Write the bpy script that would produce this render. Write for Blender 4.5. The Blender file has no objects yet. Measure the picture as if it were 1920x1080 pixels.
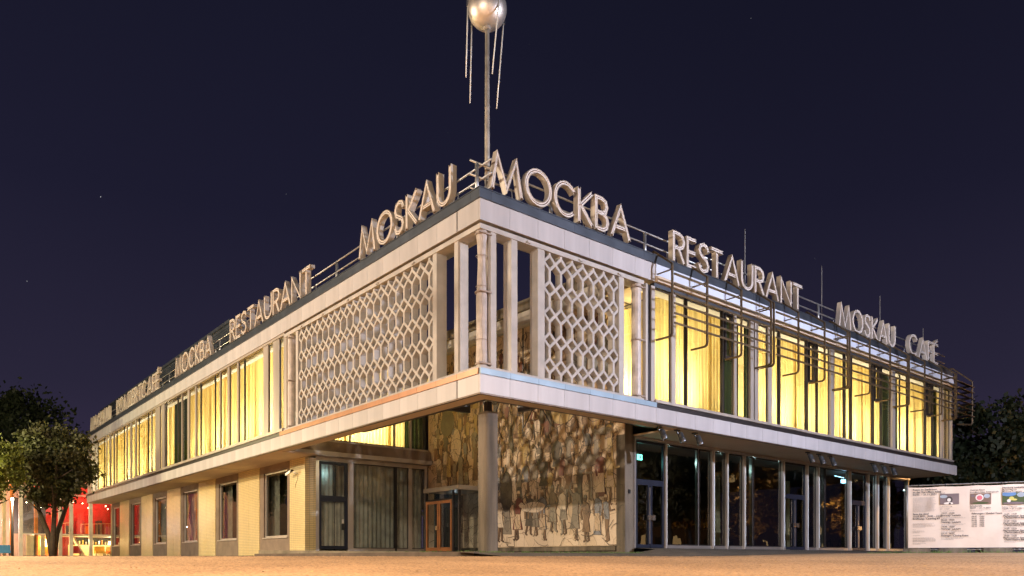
import bpy, math, random
from mathutils import Vector, Matrix
from mathutils.geometry import tessellate_polygon
random.seed(7)
R = math.radians
sc = bpy.context.scene
COL = sc.collection

# ---------------------------------------------------------------- camera, sky, lamps' exposure
cam = bpy.data.cameras.new('camera'); cam.sensor_width = 36; cam.lens = 26.51
cam.shift_y = .2635; cam.clip_end = 2000; cam.clip_start = .1
co = bpy.data.objects.new('camera', cam); COL.objects.link(co)
co.location = (-11.744, -15.589, -.36); co.rotation_euler = (R(90), 0, R(-39.423))
sc.camera = co
sc.view_settings.view_transform = 'Standard'; sc.view_settings.look = 'None'
sc.view_settings.exposure = 0; sc.view_settings.gamma = 1
try: sc.view_settings.use_curve_mapping = False
except Exception: pass
sc.cycles.use_denoising = True
sc.cycles.max_bounces = 7; sc.cycles.diffuse_bounces = 3; sc.cycles.glossy_bounces = 3
sc.cycles.transmission_bounces = 4; sc.cycles.transparent_max_bounces = 10
sc.cycles.caustics_reflective = False; sc.cycles.caustics_refractive = False
sc.cycles.sample_clamp_indirect = 4
w = bpy.data.worlds.new('World'); sc.world = w; w.use_nodes = True
nt = w.node_tree; nt.nodes.clear(); N = nt.nodes.new; LK = nt.links.new
out = N('ShaderNodeOutputWorld'); bg = N('ShaderNodeBackground'); tc = N('ShaderNodeTexCoord')
sep = N('ShaderNodeSeparateXYZ'); LK(tc.outputs['Generated'], sep.inputs[0])
cr = N('ShaderNodeValToRGB'); LK(sep.outputs['Z'], cr.inputs[0])
els = cr.color_ramp.elements
els[0].position = 0; els[0].color = (.040, .029, .062, 1)
els[1].position = .62; els[1].color = (.0078, .0080, .0195, 1)
for p, c in ((.08, (.034, .0255, .055, 1)), (.2, (.0205, .0175, .038, 1)), (.4, (.0110, .0104, .0255, 1))):
    e = els.new(p); e.color = c
nz = N('ShaderNodeTexNoise'); nz.inputs['Scale'].default_value = 1.6; LK(tc.outputs['Generated'], nz.inputs['Vector'])
mr = N('ShaderNodeMapRange'); mr.inputs[3].default_value = .8; mr.inputs[4].default_value = 1.25; LK(nz.outputs[0], mr.inputs[0])
mul = N('ShaderNodeVectorMath'); mul.operation = 'SCALE'; LK(cr.outputs[0], mul.inputs[0]); LK(mr.outputs[0], mul.inputs['Scale'])
vo = N('ShaderNodeTexVoronoi'); vo.inputs['Scale'].default_value = 44; LK(tc.outputs['Generated'], vo.inputs['Vector'])
sv = N('ShaderNodeSeparateXYZ'); LK(vo.outputs['Color'], sv.inputs[0])
rad = N('ShaderNodeMath'); rad.operation = 'MULTIPLY'; LK(sv.outputs[0], rad.inputs[0]); rad.inputs[1].default_value = .03
lt = N('ShaderNodeMath'); lt.operation = 'LESS_THAN'; LK(vo.outputs['Distance'], lt.inputs[0]); LK(rad.outputs[0], lt.inputs[1])
pw = N('ShaderNodeMath'); pw.operation = 'POWER'; LK(sv.outputs[1], pw.inputs[0]); pw.inputs[1].default_value = 9
ml = N('ShaderNodeMath'); ml.operation = 'MULTIPLY'; LK(lt.outputs[0], ml.inputs[0]); m3 = N('ShaderNodeMath'); m3.operation = 'MULTIPLY'; m3.inputs[1].default_value = 3; LK(pw.outputs[0], m3.inputs[0]); LK(m3.outputs[0], ml.inputs[1])
ad = N('ShaderNodeVectorMath'); ad.operation = 'ADD'; LK(mul.outputs[0], ad.inputs[0])
st = N('ShaderNodeCombineXYZ'); [LK(ml.outputs[0], st.inputs[i]) for i in range(3)]; LK(st.outputs[0], ad.inputs[1])
LK(ad.outputs[0], bg.inputs[0]); bg.inputs[1].default_value = 1; LK(bg.outputs[0], out.inputs[0])

# ---------------------------------------------------------------- helpers
class MB:
    def __init__(s): s.v = []; s.f = []; s.m = []; s.cur = 0
    def face(s, idx): s.f.append(idx); s.m.append(s.cur)
    def quad(s, *p):
        n = len(s.v); s.v += [tuple(q) for q in p]; s.face(tuple(range(n, n + len(p))))
    def box(s, x0, x1, y0, y1, z0, z1):
        n = len(s.v)
        s.v += [(x, y, z) for z in (z0, z1) for x, y in ((x0, y0), (x1, y0), (x1, y1), (x0, y1))]
        for f in ((3, 2, 1, 0), (4, 5, 6, 7), (0, 1, 5, 4), (1, 2, 6, 5), (2, 3, 7, 6), (3, 0, 4, 7)):
            s.face(tuple(n + i for i in f))
        return s
    def obox(s, c, ax, ay, az, hx, hy, hz):
        n = len(s.v); c = Vector(c); ax, ay, az = (Vector(q).normalized() for q in (ax, ay, az))
        for k in (-1, 1):
            for i, j in ((-1, -1), (1, -1), (1, 1), (-1, 1)):
                s.v.append(tuple(c + ax * hx * i + ay * hy * j + az * hz * k))
        for f in ((3, 2, 1, 0), (4, 5, 6, 7), (0, 1, 5, 4), (1, 2, 6, 5), (2, 3, 7, 6), (3, 0, 4, 7)):
            s.face(tuple(n + i for i in f))
        return s
    def tube(s, pts, r, n=8, cap=True, closed=False):
        pts = [Vector(p) for p in pts]; rr = r if isinstance(r, (list, tuple)) else [r] * len(pts)
        base = len(s.v); prev = None
        for i, p in enumerate(pts):
            a = pts[max(i - 1, 0)]; b = pts[min(i + 1, len(pts) - 1)]
            t = (b - a).normalized()
            if prev is None: u = t.orthogonal().normalized()
            else: u = (prev - t * prev.dot(t)).normalized()
            prev = u; v = t.cross(u)
            for k in range(n):
                an = 2 * math.pi * k / n
                s.v.append(tuple(p + (u * math.cos(an) + v * math.sin(an)) * rr[i]))
        for i in range(len(pts) - 1):
            for k in range(n):
                a = base + i * n + k; b = base + i * n + (k + 1) % n
                s.face((a, b, b + n, a + n))
        if cap:
            s.face(tuple(base + k for k in range(n))[::-1])
            s.face(tuple(base + (len(pts) - 1) * n + k for k in range(n)))
        return s
    def lathe(s, c, prof, n=16, ax=None):
        c = Vector(c); M = Matrix.Identity(3)
        if ax is not None: M = Vector(ax).to_track_quat('Z', 'Y').to_matrix()
        base = len(s.v)
        for r, z in prof:
            for k in range(n):
                a = 2 * math.pi * k / n
                s.v.append(tuple(c + M @ Vector((r * math.cos(a), r * math.sin(a), z))))
        for i in range(len(prof) - 1):
            for k in range(n):
                a = base + i * n + k; b = base + i * n + (k + 1) % n
                s.face((a, b, b + n, a + n))
        return s
    def prism(s, poly, fn, d0, d1):
        """2D polygon -> solid; fn(u,v,d)->xyz"""
        n = len(s.v); k = len(poly)
        s.v += [tuple(fn(u, v, d0)) for u, v in poly] + [tuple(fn(u, v, d1)) for u, v in poly]
        tris = tessellate_polygon([[Vector((u, v, 0)) for u, v in poly]])
        for t in tris: s.face((n + t[0], n + t[1], n + t[2])); s.face((n + k + t[2], n + k + t[1], n + k + t[0]))
        for i in range(k):
            j = (i + 1) % k; s.face((n + i, n + j, n + k + j, n + k + i))
        return s
    def data(s, name, mats, smooth=False, fix=True):
        me = bpy.data.meshes.new(name); me.from_pydata(s.v, [], s.f)
        for m in (mats if isinstance(mats, (list, tuple)) else [mats]): me.materials.append(m)
        if any(s.m): me.polygons.foreach_set('material_index', s.m)
        if fix:
            import bmesh
            b = bmesh.new(); b.from_mesh(me); bmesh.ops.recalc_face_normals(b, faces=b.faces); b.to_mesh(me); b.free()
        if smooth:
            me.polygons.foreach_set('use_smooth', [True] * len(me.polygons))
        me.update(); return me
    def build(s, name, mats, parent=None, smooth=False, fix=True, loc=None):
        return put(s.data(name, mats, smooth, fix), name, parent, loc)

def put(me, name, parent=None, loc=None):
    """link a mesh; world coordinates are kept when it gets a parent"""
    o = bpy.data.objects.new(name, me); COL.objects.link(o)
    if loc: o.location = loc
    if parent is not None: par(o, parent)
    return o
def wloc(o):
    v = o.location.copy()
    while o.parent is not None:
        v = v + Matrix(o.matrix_parent_inverse).translation + o.parent.location; o = o.parent
    return v
def par(o, p):
    o.parent = p; o.matrix_parent_inverse = Matrix.Translation(-wloc(p))
def tag(o, label=None, cat=None, group=None, kind=None):
    if label: o['label'] = label
    if cat: o['category'] = cat
    if group: o['group'] = group
    if kind: o['kind'] = kind
    return o
def empty(name, loc, label, cat, group=None):
    o = bpy.data.objects.new(name, None); COL.objects.link(o); o.location = loc; o.empty_display_size = .2
    return tag(o, label, cat, group)
def kids(o): return [c for c in ALL_CH.get(o.name, [])]
def copy_tree(o, parent=None):
    c = o.copy(); COL.objects.link(c)
    if parent is not None:
        c.parent = parent; c.matrix_parent_inverse = o.matrix_parent_inverse.copy()
    for ch in list(o.children): copy_tree(ch, c)
    return c

def rgb(h):
    h = h.lstrip('#'); l = [int(h[i:i + 2], 16) / 255 for i in (0, 2, 4)]
    return tuple(c / 12.92 if c <= .04045 else ((c + .055) / 1.055) ** 2.4 for c in l)

def mat(name, color, rough=.6, metal=0., amt=.15, scale=3., bump=0., bscale=40., c2=None, rnd=0., emit=None, es=0., spec=.5, streak=False):
    m = bpy.data.materials.new(name); m.use_nodes = True; t = m.node_tree; b = t.nodes['Principled BSDF']
    n = t.nodes.new; L = t.links.new
    tc = n('ShaderNodeTexCoord'); src = tc.outputs['Object']
    if streak:
        mp = n('ShaderNodeMapping'); mp.inputs['Scale'].default_value = (1, 1, .12); L(src, mp.inputs[0]); src = mp.outputs[0]
    no = n('ShaderNodeTexNoise'); no.inputs['Scale'].default_value = scale; no.inputs['Detail'].default_value = 5; L(src, no.inputs['Vector'])
    mx = n('ShaderNodeMix'); mx.data_type = 'RGBA'
    mp2 = n('ShaderNodeMapRange'); mp2.inputs[1].default_value = .32; mp2.inputs[2].default_value = .68; L(no.outputs[0], mp2.inputs[0]); L(mp2.outputs[0], mx.inputs[0])
    c = Vector(color)
    d = Vector(c2) if c2 else c * (1 - amt)
    e = c if c2 else c * (1 + amt * .6)
    mx.inputs[6].default_value = (*d, 1); mx.inputs[7].default_value = (*e, 1)
    last = mx.outputs[2]
    if rnd:
        oi = n('ShaderNodeObjectInfo'); mr = n('ShaderNodeMapRange'); mr.inputs[3].default_value = 1 - rnd; mr.inputs[4].default_value = 1 + rnd * .6
        L(oi.outputs['Random'], mr.inputs[0]); vm = n('ShaderNodeVectorMath'); vm.operation = 'SCALE'; L(last, vm.inputs[0]); L(mr.outputs[0], vm.inputs['Scale']); last = vm.outputs[0]
    L(last, b.inputs['Base Color']); b.inputs['Roughness'].default_value = rough; b.inputs['Metallic'].default_value = metal
    b.inputs['Specular IOR Level'].default_value = spec
    if bump:
        n2 = n('ShaderNodeTexNoise'); n2.inputs['Scale'].default_value = bscale; n2.inputs['Detail'].default_value = 3; L(tc.outputs['Object'], n2.inputs['Vector'])
        bp = n('ShaderNodeBump'); bp.inputs['Strength'].default_value = bump; bp.inputs['Distance'].default_value = .02; L(n2.outputs[0], bp.inputs['Height']); L(bp.outputs[0], b.inputs['Normal'])
    if emit: b.inputs['Emission Color'].default_value = (*emit, 1); b.inputs['Emission Strength'].default_value = es
    return m

def glass_mat(name, tint=(.85, .9, .88), refl=.06, rough=0.):
    m = bpy.data.materials.new(name); m.use_nodes = True; t = m.node_tree; t.nodes.clear(); n = t.nodes.new; L = t.links.new
    o = n('ShaderNodeOutputMaterial'); tr = n('ShaderNodeBsdfTransparent'); tr.inputs[0].default_value = (*tint, 1)
    g = n('ShaderNodeBsdfGlossy'); g.inputs['Roughness'].default_value = rough; g.inputs[0].default_value = (.95, .97, 1, 1)
    fr = n('ShaderNodeFresnel'); ge = n('ShaderNodeNewGeometry'); io = n('ShaderNodeMapRange'); io.inputs[3].default_value = 1.5; io.inputs[4].default_value = 1 / 1.5
    L(ge.outputs['Backfacing'], io.inputs[0]); L(io.outputs[0], fr.inputs[0])
    ad = n('ShaderNodeMath'); ad.operation = 'ADD'; ad.inputs[1].default_value = refl; ad.use_clamp = True; L(fr.outputs[0], ad.inputs[0])
    # very slight waviness of the sheets
    tc = n('ShaderNodeTexCoord'); nz = n('ShaderNodeTexNoise'); nz.inputs['Scale'].default_value = .7; L(tc.outputs['Object'], nz.inputs['Vector'])
    bp = n('ShaderNodeBump'); bp.inputs['Strength'].default_value = .12; bp.inputs['Distance'].default_value = .05; L(nz.outputs[0], bp.inputs['Height']); L(bp.outputs[0], g.inputs['Normal'])
    mx = n('ShaderNodeMixShader'); L(ad.outputs[0], mx.inputs[0]); L(tr.outputs[0], mx.inputs[1]); L(g.outputs[0], mx.inputs[2]); L(mx.outputs[0], o.inputs[0])
    return m

def cloth_mat(name, col, trans, fac=.75):
    m = bpy.data.materials.new(name); m.use_nodes = True; t = m.node_tree; t.nodes.clear(); n = t.nodes.new; L = t.links.new
    o = n('ShaderNodeOutputMaterial'); d = n('ShaderNodeBsdfDiffuse'); d.inputs[0].default_value = (*col, 1)
    tr = n('ShaderNodeBsdfTranslucent'); mx = n('ShaderNodeMixShader'); mx.inputs[0].default_value = fac
    tc = n('ShaderNodeTexCoord'); mp = n('ShaderNodeMapping'); mp.inputs['Scale'].default_value = (9, 9, .15); L(tc.outputs['Object'], mp.inputs[0])
    nz = n('ShaderNodeTexNoise'); nz.inputs['Scale'].default_value = 1.3; nz.inputs['Detail'].default_value = 4; L(mp.outputs[0], nz.inputs['Vector'])
    cm = n('ShaderNodeMix'); cm.data_type = 'RGBA'; mr = n('ShaderNodeMapRange'); mr.inputs[1].default_value = .3; mr.inputs[2].default_value = .7
    L(nz.outputs[0], mr.inputs[0]); L(mr.outputs[0], cm.inputs[0])
    cm.inputs[6].default_value = (*[c * .42 for c in trans], 1); cm.inputs[7].default_value = (*trans, 1); L(cm.outputs[2], tr.inputs[0])
    L(d.outputs[0], mx.inputs[1]); L(tr.outputs[0], mx.inputs[2]); L(mx.outputs[0], o.inputs[0])
    return m

def lamp(name, loc, power, color, rad=.15, kind='POINT', rot=None, size=None, sizey=None, spot=None):
    l = bpy.data.lights.new(name, kind); l.energy = power; l.color = color
    if kind == 'AREA':
        l.shape = 'RECTANGLE'; l.size = size; l.size_y = sizey or size
    else: l.shadow_soft_size = rad
    if spot: l.spot_size = spot; l.spot_blend = .6
    o = bpy.data.objects.new(name, l); COL.objects.link(o); o.location = loc
    if rot: o.rotation_euler = rot
    return o

# ground point from (metres right of the camera, metres ahead)
RX, RY, LX, LY = .77252, .63498, -.63498, .77252
def gp(right, ahead):
    dx = right + .82744; dz = ahead - 19.5
    return dx * RX + dz * RY, dx * LX + dz * LY
def ss(a, b, x):
    t = max(0, min(1, (x - a) / (b - a))); return t * t * (3 - 2 * t)
def ground_z(x, y):
    Z = 19.5 + RY * x + LY * y
    z = -.66 + .325 * max(0, min(1, (Z - 7) / 10.5))
    z += .14 * ss(3, 16, x) * ss(15, 24, Z)
    return z

# ---------------------------------------------------------------- materials
M = {}
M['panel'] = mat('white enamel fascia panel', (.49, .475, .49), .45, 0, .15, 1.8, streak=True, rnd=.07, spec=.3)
M['panel_lit'] = mat('fascia sheet with bluish light painted in', (.62, .68, .80), .3, 0, .06, 1.2)  # same fascia sheet, with bluish light put into its colour
M['flash_l'] = mat('flashing with orange reflection painted in', (.42, .20, .10), .4, .3, .15, 2)  # orange reflection on the metal is put into this colour
M['flash_r'] = mat('flashing with blue reflection painted in', (.30, .42, .53), .5, .1, .2, 1, spec=.3)  # light blue reflection painted as the base colour of the right flashing
M['coping'] = mat('dark grey zinc', (.085, .10, .125), .42, .6, .25, 1.5)
M['flash'] = mat('bare metal flashing', (.50, .50, .52), .22, .9, .12, 2)
M['concrete_w'] = mat('pale cast concrete', (.46, .435, .41), .8, 0, .14, 2.5, .3, 60)
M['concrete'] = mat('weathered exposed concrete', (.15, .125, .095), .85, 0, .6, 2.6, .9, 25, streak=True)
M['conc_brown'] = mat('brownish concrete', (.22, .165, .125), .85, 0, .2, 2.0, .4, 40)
M['soffit'] = mat('cream soffit plaster', (.58, .47, .35), .75, 0, .08, .8, .1, 60)
M['under'] = mat('dark bronze edge trim', (.10, .065, .04), .45, .5, .2, 2)
M['alu'] = mat('aged aluminium', (.47, .42, .375), .42, .35, .18, 2.5, streak=True)
M['alu_bright'] = mat('bright anodised aluminium', (.66, .64, .64), .28, .85, .1, 2)
M['alu_fin'] = mat('mullion aluminium with cyan light painted in', (.84, .90, .90), .35, .05, .1, 2)  # cyan light from the hall is painted into this pale tone
M['dark_frame'] = mat('dark brown steel frame', (.035, .03, .03), .4, .3, .2, 3)
M['navy_frame'] = mat('navy blue steel door frame', (.018, .024, .045), .35, .2, .2, 3)
M['glass'] = glass_mat('window glass')
M['glass_dark'] = glass_mat('tinted shopfront glass', (.5, .54, .52), .07)
M['curtain'] = cloth_mat('backlit yellow curtain', (.62, .5, .25), (.98, .80, .36), .8)
M['curtain_green'] = cloth_mat('dark green curtain', (.05, .06, .03), (.03, .045, .015), .4)
M['curtain_grey'] = mat('closed grey curtain', (.46, .44, .38), .9, 0, .25, 2.5)
M['room'] = mat('warm room plaster', (.62, .5, .28), .9)
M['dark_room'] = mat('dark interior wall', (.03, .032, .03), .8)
M['neon'] = mat('unlit neon tube', (.88, .82, .78), .12, 0, .03, 5, spec=.8)
M['letter'] = mat('cream letter sheet metal', (.50, .44, .375), .5, .1, .28, 3.2, streak=True)
M['letter_in'] = mat('letter channel', (.20, .14, .095), .6, .1, .2, 4)
M['galv'] = mat('galvanised tube', (.50, .50, .50), .38, .8, .2, 4)
M['sphere'] = mat('brushed steel sphere', (.72, .66, .60), .44, .85, .25, 2.2, .1, 9)
M['mast'] = mat('grey painted mast', (.34, .31, .27), .6, .2, .35, 5, .2, 30)
M['awn'] = mat('bronze painted tube', (.135, .095, .055), .4, .55, .25, 4)
M['black'] = mat('black plastic', (.02, .02, .022), .35)
M['spot'] = mat('grey cast lamp housing', (.13, .14, .155), .3, .7, .2, 8)
M['lens'] = mat('lamp lens', (.5, .52, .55), .1, .3)
M['orange_wood'] = mat('orange stained wood', (.20, .075, .022), .4, 0, .25, 3)
M['brass'] = mat('brass plate', (.75, .52, .28), .3, .9)
M['steel'] = mat('polished steel', (.75, .75, .76), .2, .95)
M['plaza'] = None
M['asphalt'] = mat('dark asphalt', (.075, .062, .048), .9, 0, .35, 1.6, .8, 60)
M['slab'] = mat('court paving', (.17, .145, .105), .9, 0, .3, 2, .5, 50)
M['kerb'] = mat('dark kerb', (.09, .065, .05), .85, 0, .3, 2, .4, 30)
M['grass'] = mat('weeds', (.09, .14, .025), .8, 0, .4, 6)
M['wrap'] = mat('dusty plastic wrap', (.52, .46, .42), .45, 0, .2, 5, .8, 9)
M['rope'] = mat('rope and strap', (.34, .28, .24), .8)
M['white'] = mat('white plastic', (.75, .74, .70), .4)
M['banner'] = mat('off white banner cloth', (.76, .65, .56), .7, 0, .10, 1.2, .5, 3)
M['ink'] = mat('black print', (.045, .04, .04), .7)
M['ink_grey'] = mat('grey fine print', (.33, .30, .285), .7)
M['bark'] = mat('dark bark', (.055, .038, .027), .9, 0, .4, 8, .8, 25)

def leaf_mat(name, a, b):
    m = mat(name, a, .6, 0, .3, .9, c2=b, rnd=0)
    bs = m.node_tree.nodes['Principled BSDF']
    bs.inputs['Subsurface Weight'].default_value = 0
    t = m.node_tree; tr = t.nodes.new('ShaderNodeBsdfTranslucent'); mx = t.nodes.new('ShaderNodeMixShader'); mx.inputs[0].default_value = .35
    o = [q for q in t.nodes if q.type == 'OUTPUT_MATERIAL'][0]
    src = bs.inputs['Base Color'].links[0].from_socket
    t.links.new(src, tr.inputs[0]); t.links.new(bs.outputs[0], mx.inputs[1]); t.links.new(tr.outputs[0], mx.inputs[2]); t.links.new(mx.outputs[0], o.inputs[0])
    return m
M['leaf'] = leaf_mat('maple leaves', (.042, .052, .013), (.038, .034, .012))
M['leaf_dark'] = leaf_mat('dark leaves', (.030, .045, .016), (.018, .026, .010))
M['leaf_amber'] = leaf_mat('street tree leaves', (.11, .085, .02), (.07, .05, .015))
M['leaf_lime'] = leaf_mat('lime leaves', (.15, .17, .022), (.09, .11, .018))

def plaza_mat():
    m = bpy.data.materials.new('tan gravel paving'); m.use_nodes = True; t = m.node_tree; b = t.nodes['Principled BSDF']; n = t.nodes.new; L = t.links.new
    tc = n('ShaderNodeTexCoord')
    n1 = n('ShaderNodeTexNoise'); n1.inputs['Scale'].default_value = .35; n1.inputs['Detail'].default_value = 6; L(tc.outputs['Object'], n1.inputs['Vector'])
    n2 = n('ShaderNodeTexNoise'); n2.inputs['Scale'].default_value = 16; n2.inputs['Detail'].default_value = 6; n2.inputs['Roughness'].default_value = .75; L(tc.outputs['Object'], n2.inputs['Vector'])
    c1 = n('ShaderNodeMix'); c1.data_type = 'RGBA'; c1.inputs[6].default_value = (.25, .155, .08, 1); c1.inputs[7].default_value = (.37, .235, .125, 1)
    mr = n('ShaderNodeMapRange'); mr.inputs[1].default_value = .35; mr.inputs[2].default_value = .65; L(n1.outputs[0], mr.inputs[0]); L(mr.outputs[0], c1.inputs[0])
    c2 = n('ShaderNodeMix'); c2.data_type = 'RGBA'; c2.blend_type = 'MULTIPLY'; c2.inputs[0].default_value = .8
    cr = n('ShaderNodeValToRGB'); cr.color_ramp.elements[0].position = .36; cr.color_ramp.elements[0].color = (.45, .43, .4, 1); cr.color_ramp.elements[1].position = .6; cr.color_ramp.elements[1].color = (1.25, 1.2, 1.15, 1)
    L(n2.outputs[0], cr.inputs[0]); L(c1.outputs[2], c2.inputs[6]); L(cr.outputs[0], c2.inputs[7]); L(c2.outputs[2], b.inputs['Base Color'])
    b.inputs['Roughness'].default_value = .75
    bp = n('ShaderNodeBump'); bp.inputs['Strength'].default_value = .9; bp.inputs['Distance'].default_value = .02; L(n2.outputs[0], bp.inputs['Height']); L(bp.outputs[0], b.inputs['Normal'])
    return m
M['plaza'] = plaza_mat()

def tile_mat():
    m = bpy.data.materials.new('yellow glazed wall tile'); m.use_nodes = True; t = m.node_tree; b = t.nodes['Principled BSDF']; n = t.nodes.new; L = t.links.new
    tc = n('ShaderNodeTexCoord'); sp = n('ShaderNodeSeparateXYZ'); L(tc.outputs['Object'], sp.inputs[0])
    ad = n('ShaderNodeMath'); L(sp.outputs['X'], ad.inputs[0]); L(sp.outputs['Y'], ad.inputs[1])
    cb = n('ShaderNodeCombineXYZ'); L(ad.outputs[0], cb.inputs[0]); L(sp.outputs['Z'], cb.inputs[1])
    br = n('ShaderNodeTexBrick'); br.offset = 0; L(cb.outputs[0], br.inputs['Vector'])
    br.inputs['Scale'].default_value = 1; br.inputs['Brick Width'].default_value = .2; br.inputs['Row Height'].default_value = .078; br.inputs['Mortar Size'].default_value = .008
    br.inputs['Color1'].default_value = (.84, .68, .34, 1); br.inputs['Color2'].default_value = (.76, .61, .30, 1); br.inputs['Mortar'].default_value = (.36, .29, .16, 1); br.inputs['Bias'].default_value = -.2
    nz = n('ShaderNodeTexNoise'); nz.inputs['Scale'].default_value = .6; nz.inputs['Detail'].default_value = 6; L(tc.outputs['Object'], nz.inputs['Vector'])
    mx = n('ShaderNodeMix'); mx.data_type = 'RGBA'; mx.blend_type = 'MULTIPLY'; mx.inputs[0].default_value = .6; L(br.outputs[0], mx.inputs[6]); L(nz.outputs[0], mx.inputs[7])
    mx.inputs[0].default_value = .35
    L(mx.outputs[2], b.inputs['Base Color']); b.inputs['Roughness'].default_value = .32
    bp = n('ShaderNodeBump'); bp.inputs['Strength'].default_value = .5; bp.inputs['Distance'].default_value = -.01; L(br.outputs['Fac'], bp.inputs['Height']); L(bp.outputs[0], b.inputs['Normal'])
    return m
M['tile'] = tile_mat()

def mosaic_mat(name, c1, c2, dark, vs=3.2, edge=.03, seed=0.):
    m = bpy.data.materials.new(name); m.use_nodes = True; t = m.node_tree; b = t.nodes['Principled BSDF']; n = t.nodes.new; L = t.links.new
    tc = n('ShaderNodeTexCoord'); nz = n('ShaderNodeTexNoise'); nz.inputs['Scale'].default_value = 1.1; nz.inputs['Detail'].default_value = 3; L(tc.outputs['Object'], nz.inputs['Vector'])
    av = n('ShaderNodeVectorMath'); av.operation = 'MULTIPLY_ADD'; av.inputs[1].default_value = (.35,) * 3; L(nz.outputs['Color'], av.inputs[0]); L(tc.outputs['Object'], av.inputs[2])
    off = n('ShaderNodeVectorMath'); off.inputs[1].default_value = (seed, seed * 2, seed); L(av.outputs[0], off.inputs[0])
    mp = n('ShaderNodeMapping'); mp.inputs['Scale'].default_value = (1, 1, .6); L(off.outputs[0], mp.inputs[0])
    v1 = n('ShaderNodeTexVoronoi'); v1.feature = 'DISTANCE_TO_EDGE'; v1.inputs['Scale'].default_value = vs; L(mp.outputs[0], v1.inputs['Vector'])
    v2 = n('ShaderNodeTexVoronoi'); v2.inputs['Scale'].default_value = vs; L(mp.outputs[0], v2.inputs['Vector'])
    v3 = n('ShaderNodeTexVoronoi'); v3.feature = 'DISTANCE_TO_EDGE'; v3.inputs['Scale'].default_value = 22; L(tc.outputs['Object'], v3.inputs['Vector'])
    sp = n('ShaderNodeSeparateXYZ'); L(v2.outputs['Color'], sp.inputs[0])
    a = n('ShaderNodeMix'); a.data_type = 'RGBA'; a.inputs[6].default_value = (*c1, 1); a.inputs[7].default_value = (*c2, 1); L(sp.outputs[0], a.inputs[0])
    le = n('ShaderNodeMapRange'); le.inputs[2].default_value = edge; le.inputs[3].default_value = 1; le.inputs[4].default_value = 0; L(v1.outputs[0], le.inputs[0])
    d = n('ShaderNodeMix'); d.data_type = 'RGBA'; d.inputs[7].default_value = (*dark, 1); L(le.outputs[0], d.inputs[0]); L(a.outputs[2], d.inputs[6])
    le2 = n('ShaderNodeMapRange'); le2.inputs[2].default_value = .07; le2.inputs[3].default_value = .35; le2.inputs[4].default_value = 0; L(v3.outputs[0], le2.inputs[0])
    d2 = n('ShaderNodeMix'); d2.data_type = 'RGBA'; d2.inputs[7].default_value = (*dark, 1); L(le2.outputs[0], d2.inputs[0]); L(d.outputs[2], d2.inputs[6])
    L(d2.outputs[2], b.inputs['Base Color']); b.inputs['Roughness'].default_value = .5
    bp = n('ShaderNodeBump'); bp.inputs['Strength'].default_value = .4; bp.inputs['Distance'].default_value = .01; L(v3.outputs[0], bp.inputs['Height']); L(bp.outputs[0], b.inputs['Normal'])
    return m
MOS = {}
MOS['ground'] = mosaic_mat('tan mosaic field', (.66, .52, .38), (.52, .39, .26), (.12, .075, .04), 2.6, .02)
MOS['cream'] = mosaic_mat('cream mosaic', (.70, .57, .44), (.64, .51, .38), (.24, .15, .09), 1.6, .012, 3)
MOS['outline'] = mat('dark outline stones', (.06, .04, .028), .5)
pal = {'sand': ((.62, .48, .34), (.55, .41, .27)), 'brown': ((.16, .085, .04), (.22, .13, .07)), 'grey': ((.15, .135, .115), (.22, .195, .165)),
       'dark': ((.045, .038, .032), (.085, .07, .055)), 'red': ((.15, .028, .018), (.10, .02, .014)), 'blue': ((.16, .2, .27), (.12, .15, .22)),
       'gold': ((.46, .33, .12), (.36, .25, .09)), 'white': ((.72, .62, .51), (.64, .54, .43)), 'skin': ((.10, .05, .025), (.14, .075, .04)), 'ochre': ((.36, .21, .09), (.28, .16, .07))}
def lighter(c, f): return tuple(q * (1 - f) + g * f for q, g in zip(c, (.55, .42, .29)))
for k in pal: pal[k] = tuple(lighter(c, .04 if k in ('dark', 'red', 'skin', 'brown') else .15) for c in pal[k])
for i, (k, (a, b)) in enumerate(pal.items()):
    MOS[k] = mosaic_mat(k + ' mosaic stones', a, b, tuple(q * .35 for q in a), 4.5, .035, i * 1.7)

# ---------------------------------------------------------------- ground and sky-line setting
def grid_axis(lo, hi, a, b, fine, coarse):
    r = []; x = lo
    while x < hi:
        r.append(x); x += fine if a <= x < b else coarse
    r.append(hi); return r
xs = grid_axis(-400, 400, -30, 45, 1.0, 18.5); ys = grid_axis(-400, 400, -30, 62, 1.0, 18.5)
mb = MB()
mb.v = [(x, y, ground_z(x, y)) for y in ys for x in xs]
nx = len(xs)
for j in range(len(ys) - 1):
    for i in range(nx - 1): mb.face((j * nx + i, j * nx + i + 1, (j + 1) * nx + i + 1, (j + 1) * nx + i))
tag(mb.build('plaza_ground', M['plaza'], smooth=True, fix=False), kind='structure')
import numpy as np
rs_ = np.random.RandomState(4); A_ = np.arange(8.6, 17.55, .05); Rr = np.arange(-13.2, 13.2, .032)
RRg, AAg = np.meshgrid(Rr, A_); dxg, dzg = RRg + .82744, AAg - 19.5; RRg = RRg + rs_.uniform(-.01, .01, RRg.shape)
Xg = dxg * RX + dzg * RY; Yg = dxg * LX + dzg * LY
big = np.kron(rs_.rand(A_.size // 6 + 2, Rr.size // 9 + 2), np.ones((6, 9)))[:A_.size, :Rr.size]
Zg = -.66 + .325 * np.clip((AAg - 7) / 10.5, 0, 1) + .14 * (lambda t: t * t * (3 - 2 * t))(np.clip((Xg - 3) / 13, 0, 1)) * (lambda t: t * t * (3 - 2 * t))(np.clip((AAg - 15) / 9, 0, 1))
Zg = Zg + .003 + .015 * rs_.rand(*Zg.shape) ** 2.5 + .005 * big
co_ = np.stack([Xg, Yg, Zg], -1).reshape(-1, 3).astype('f'); nr, nc = Zg.shape
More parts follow.
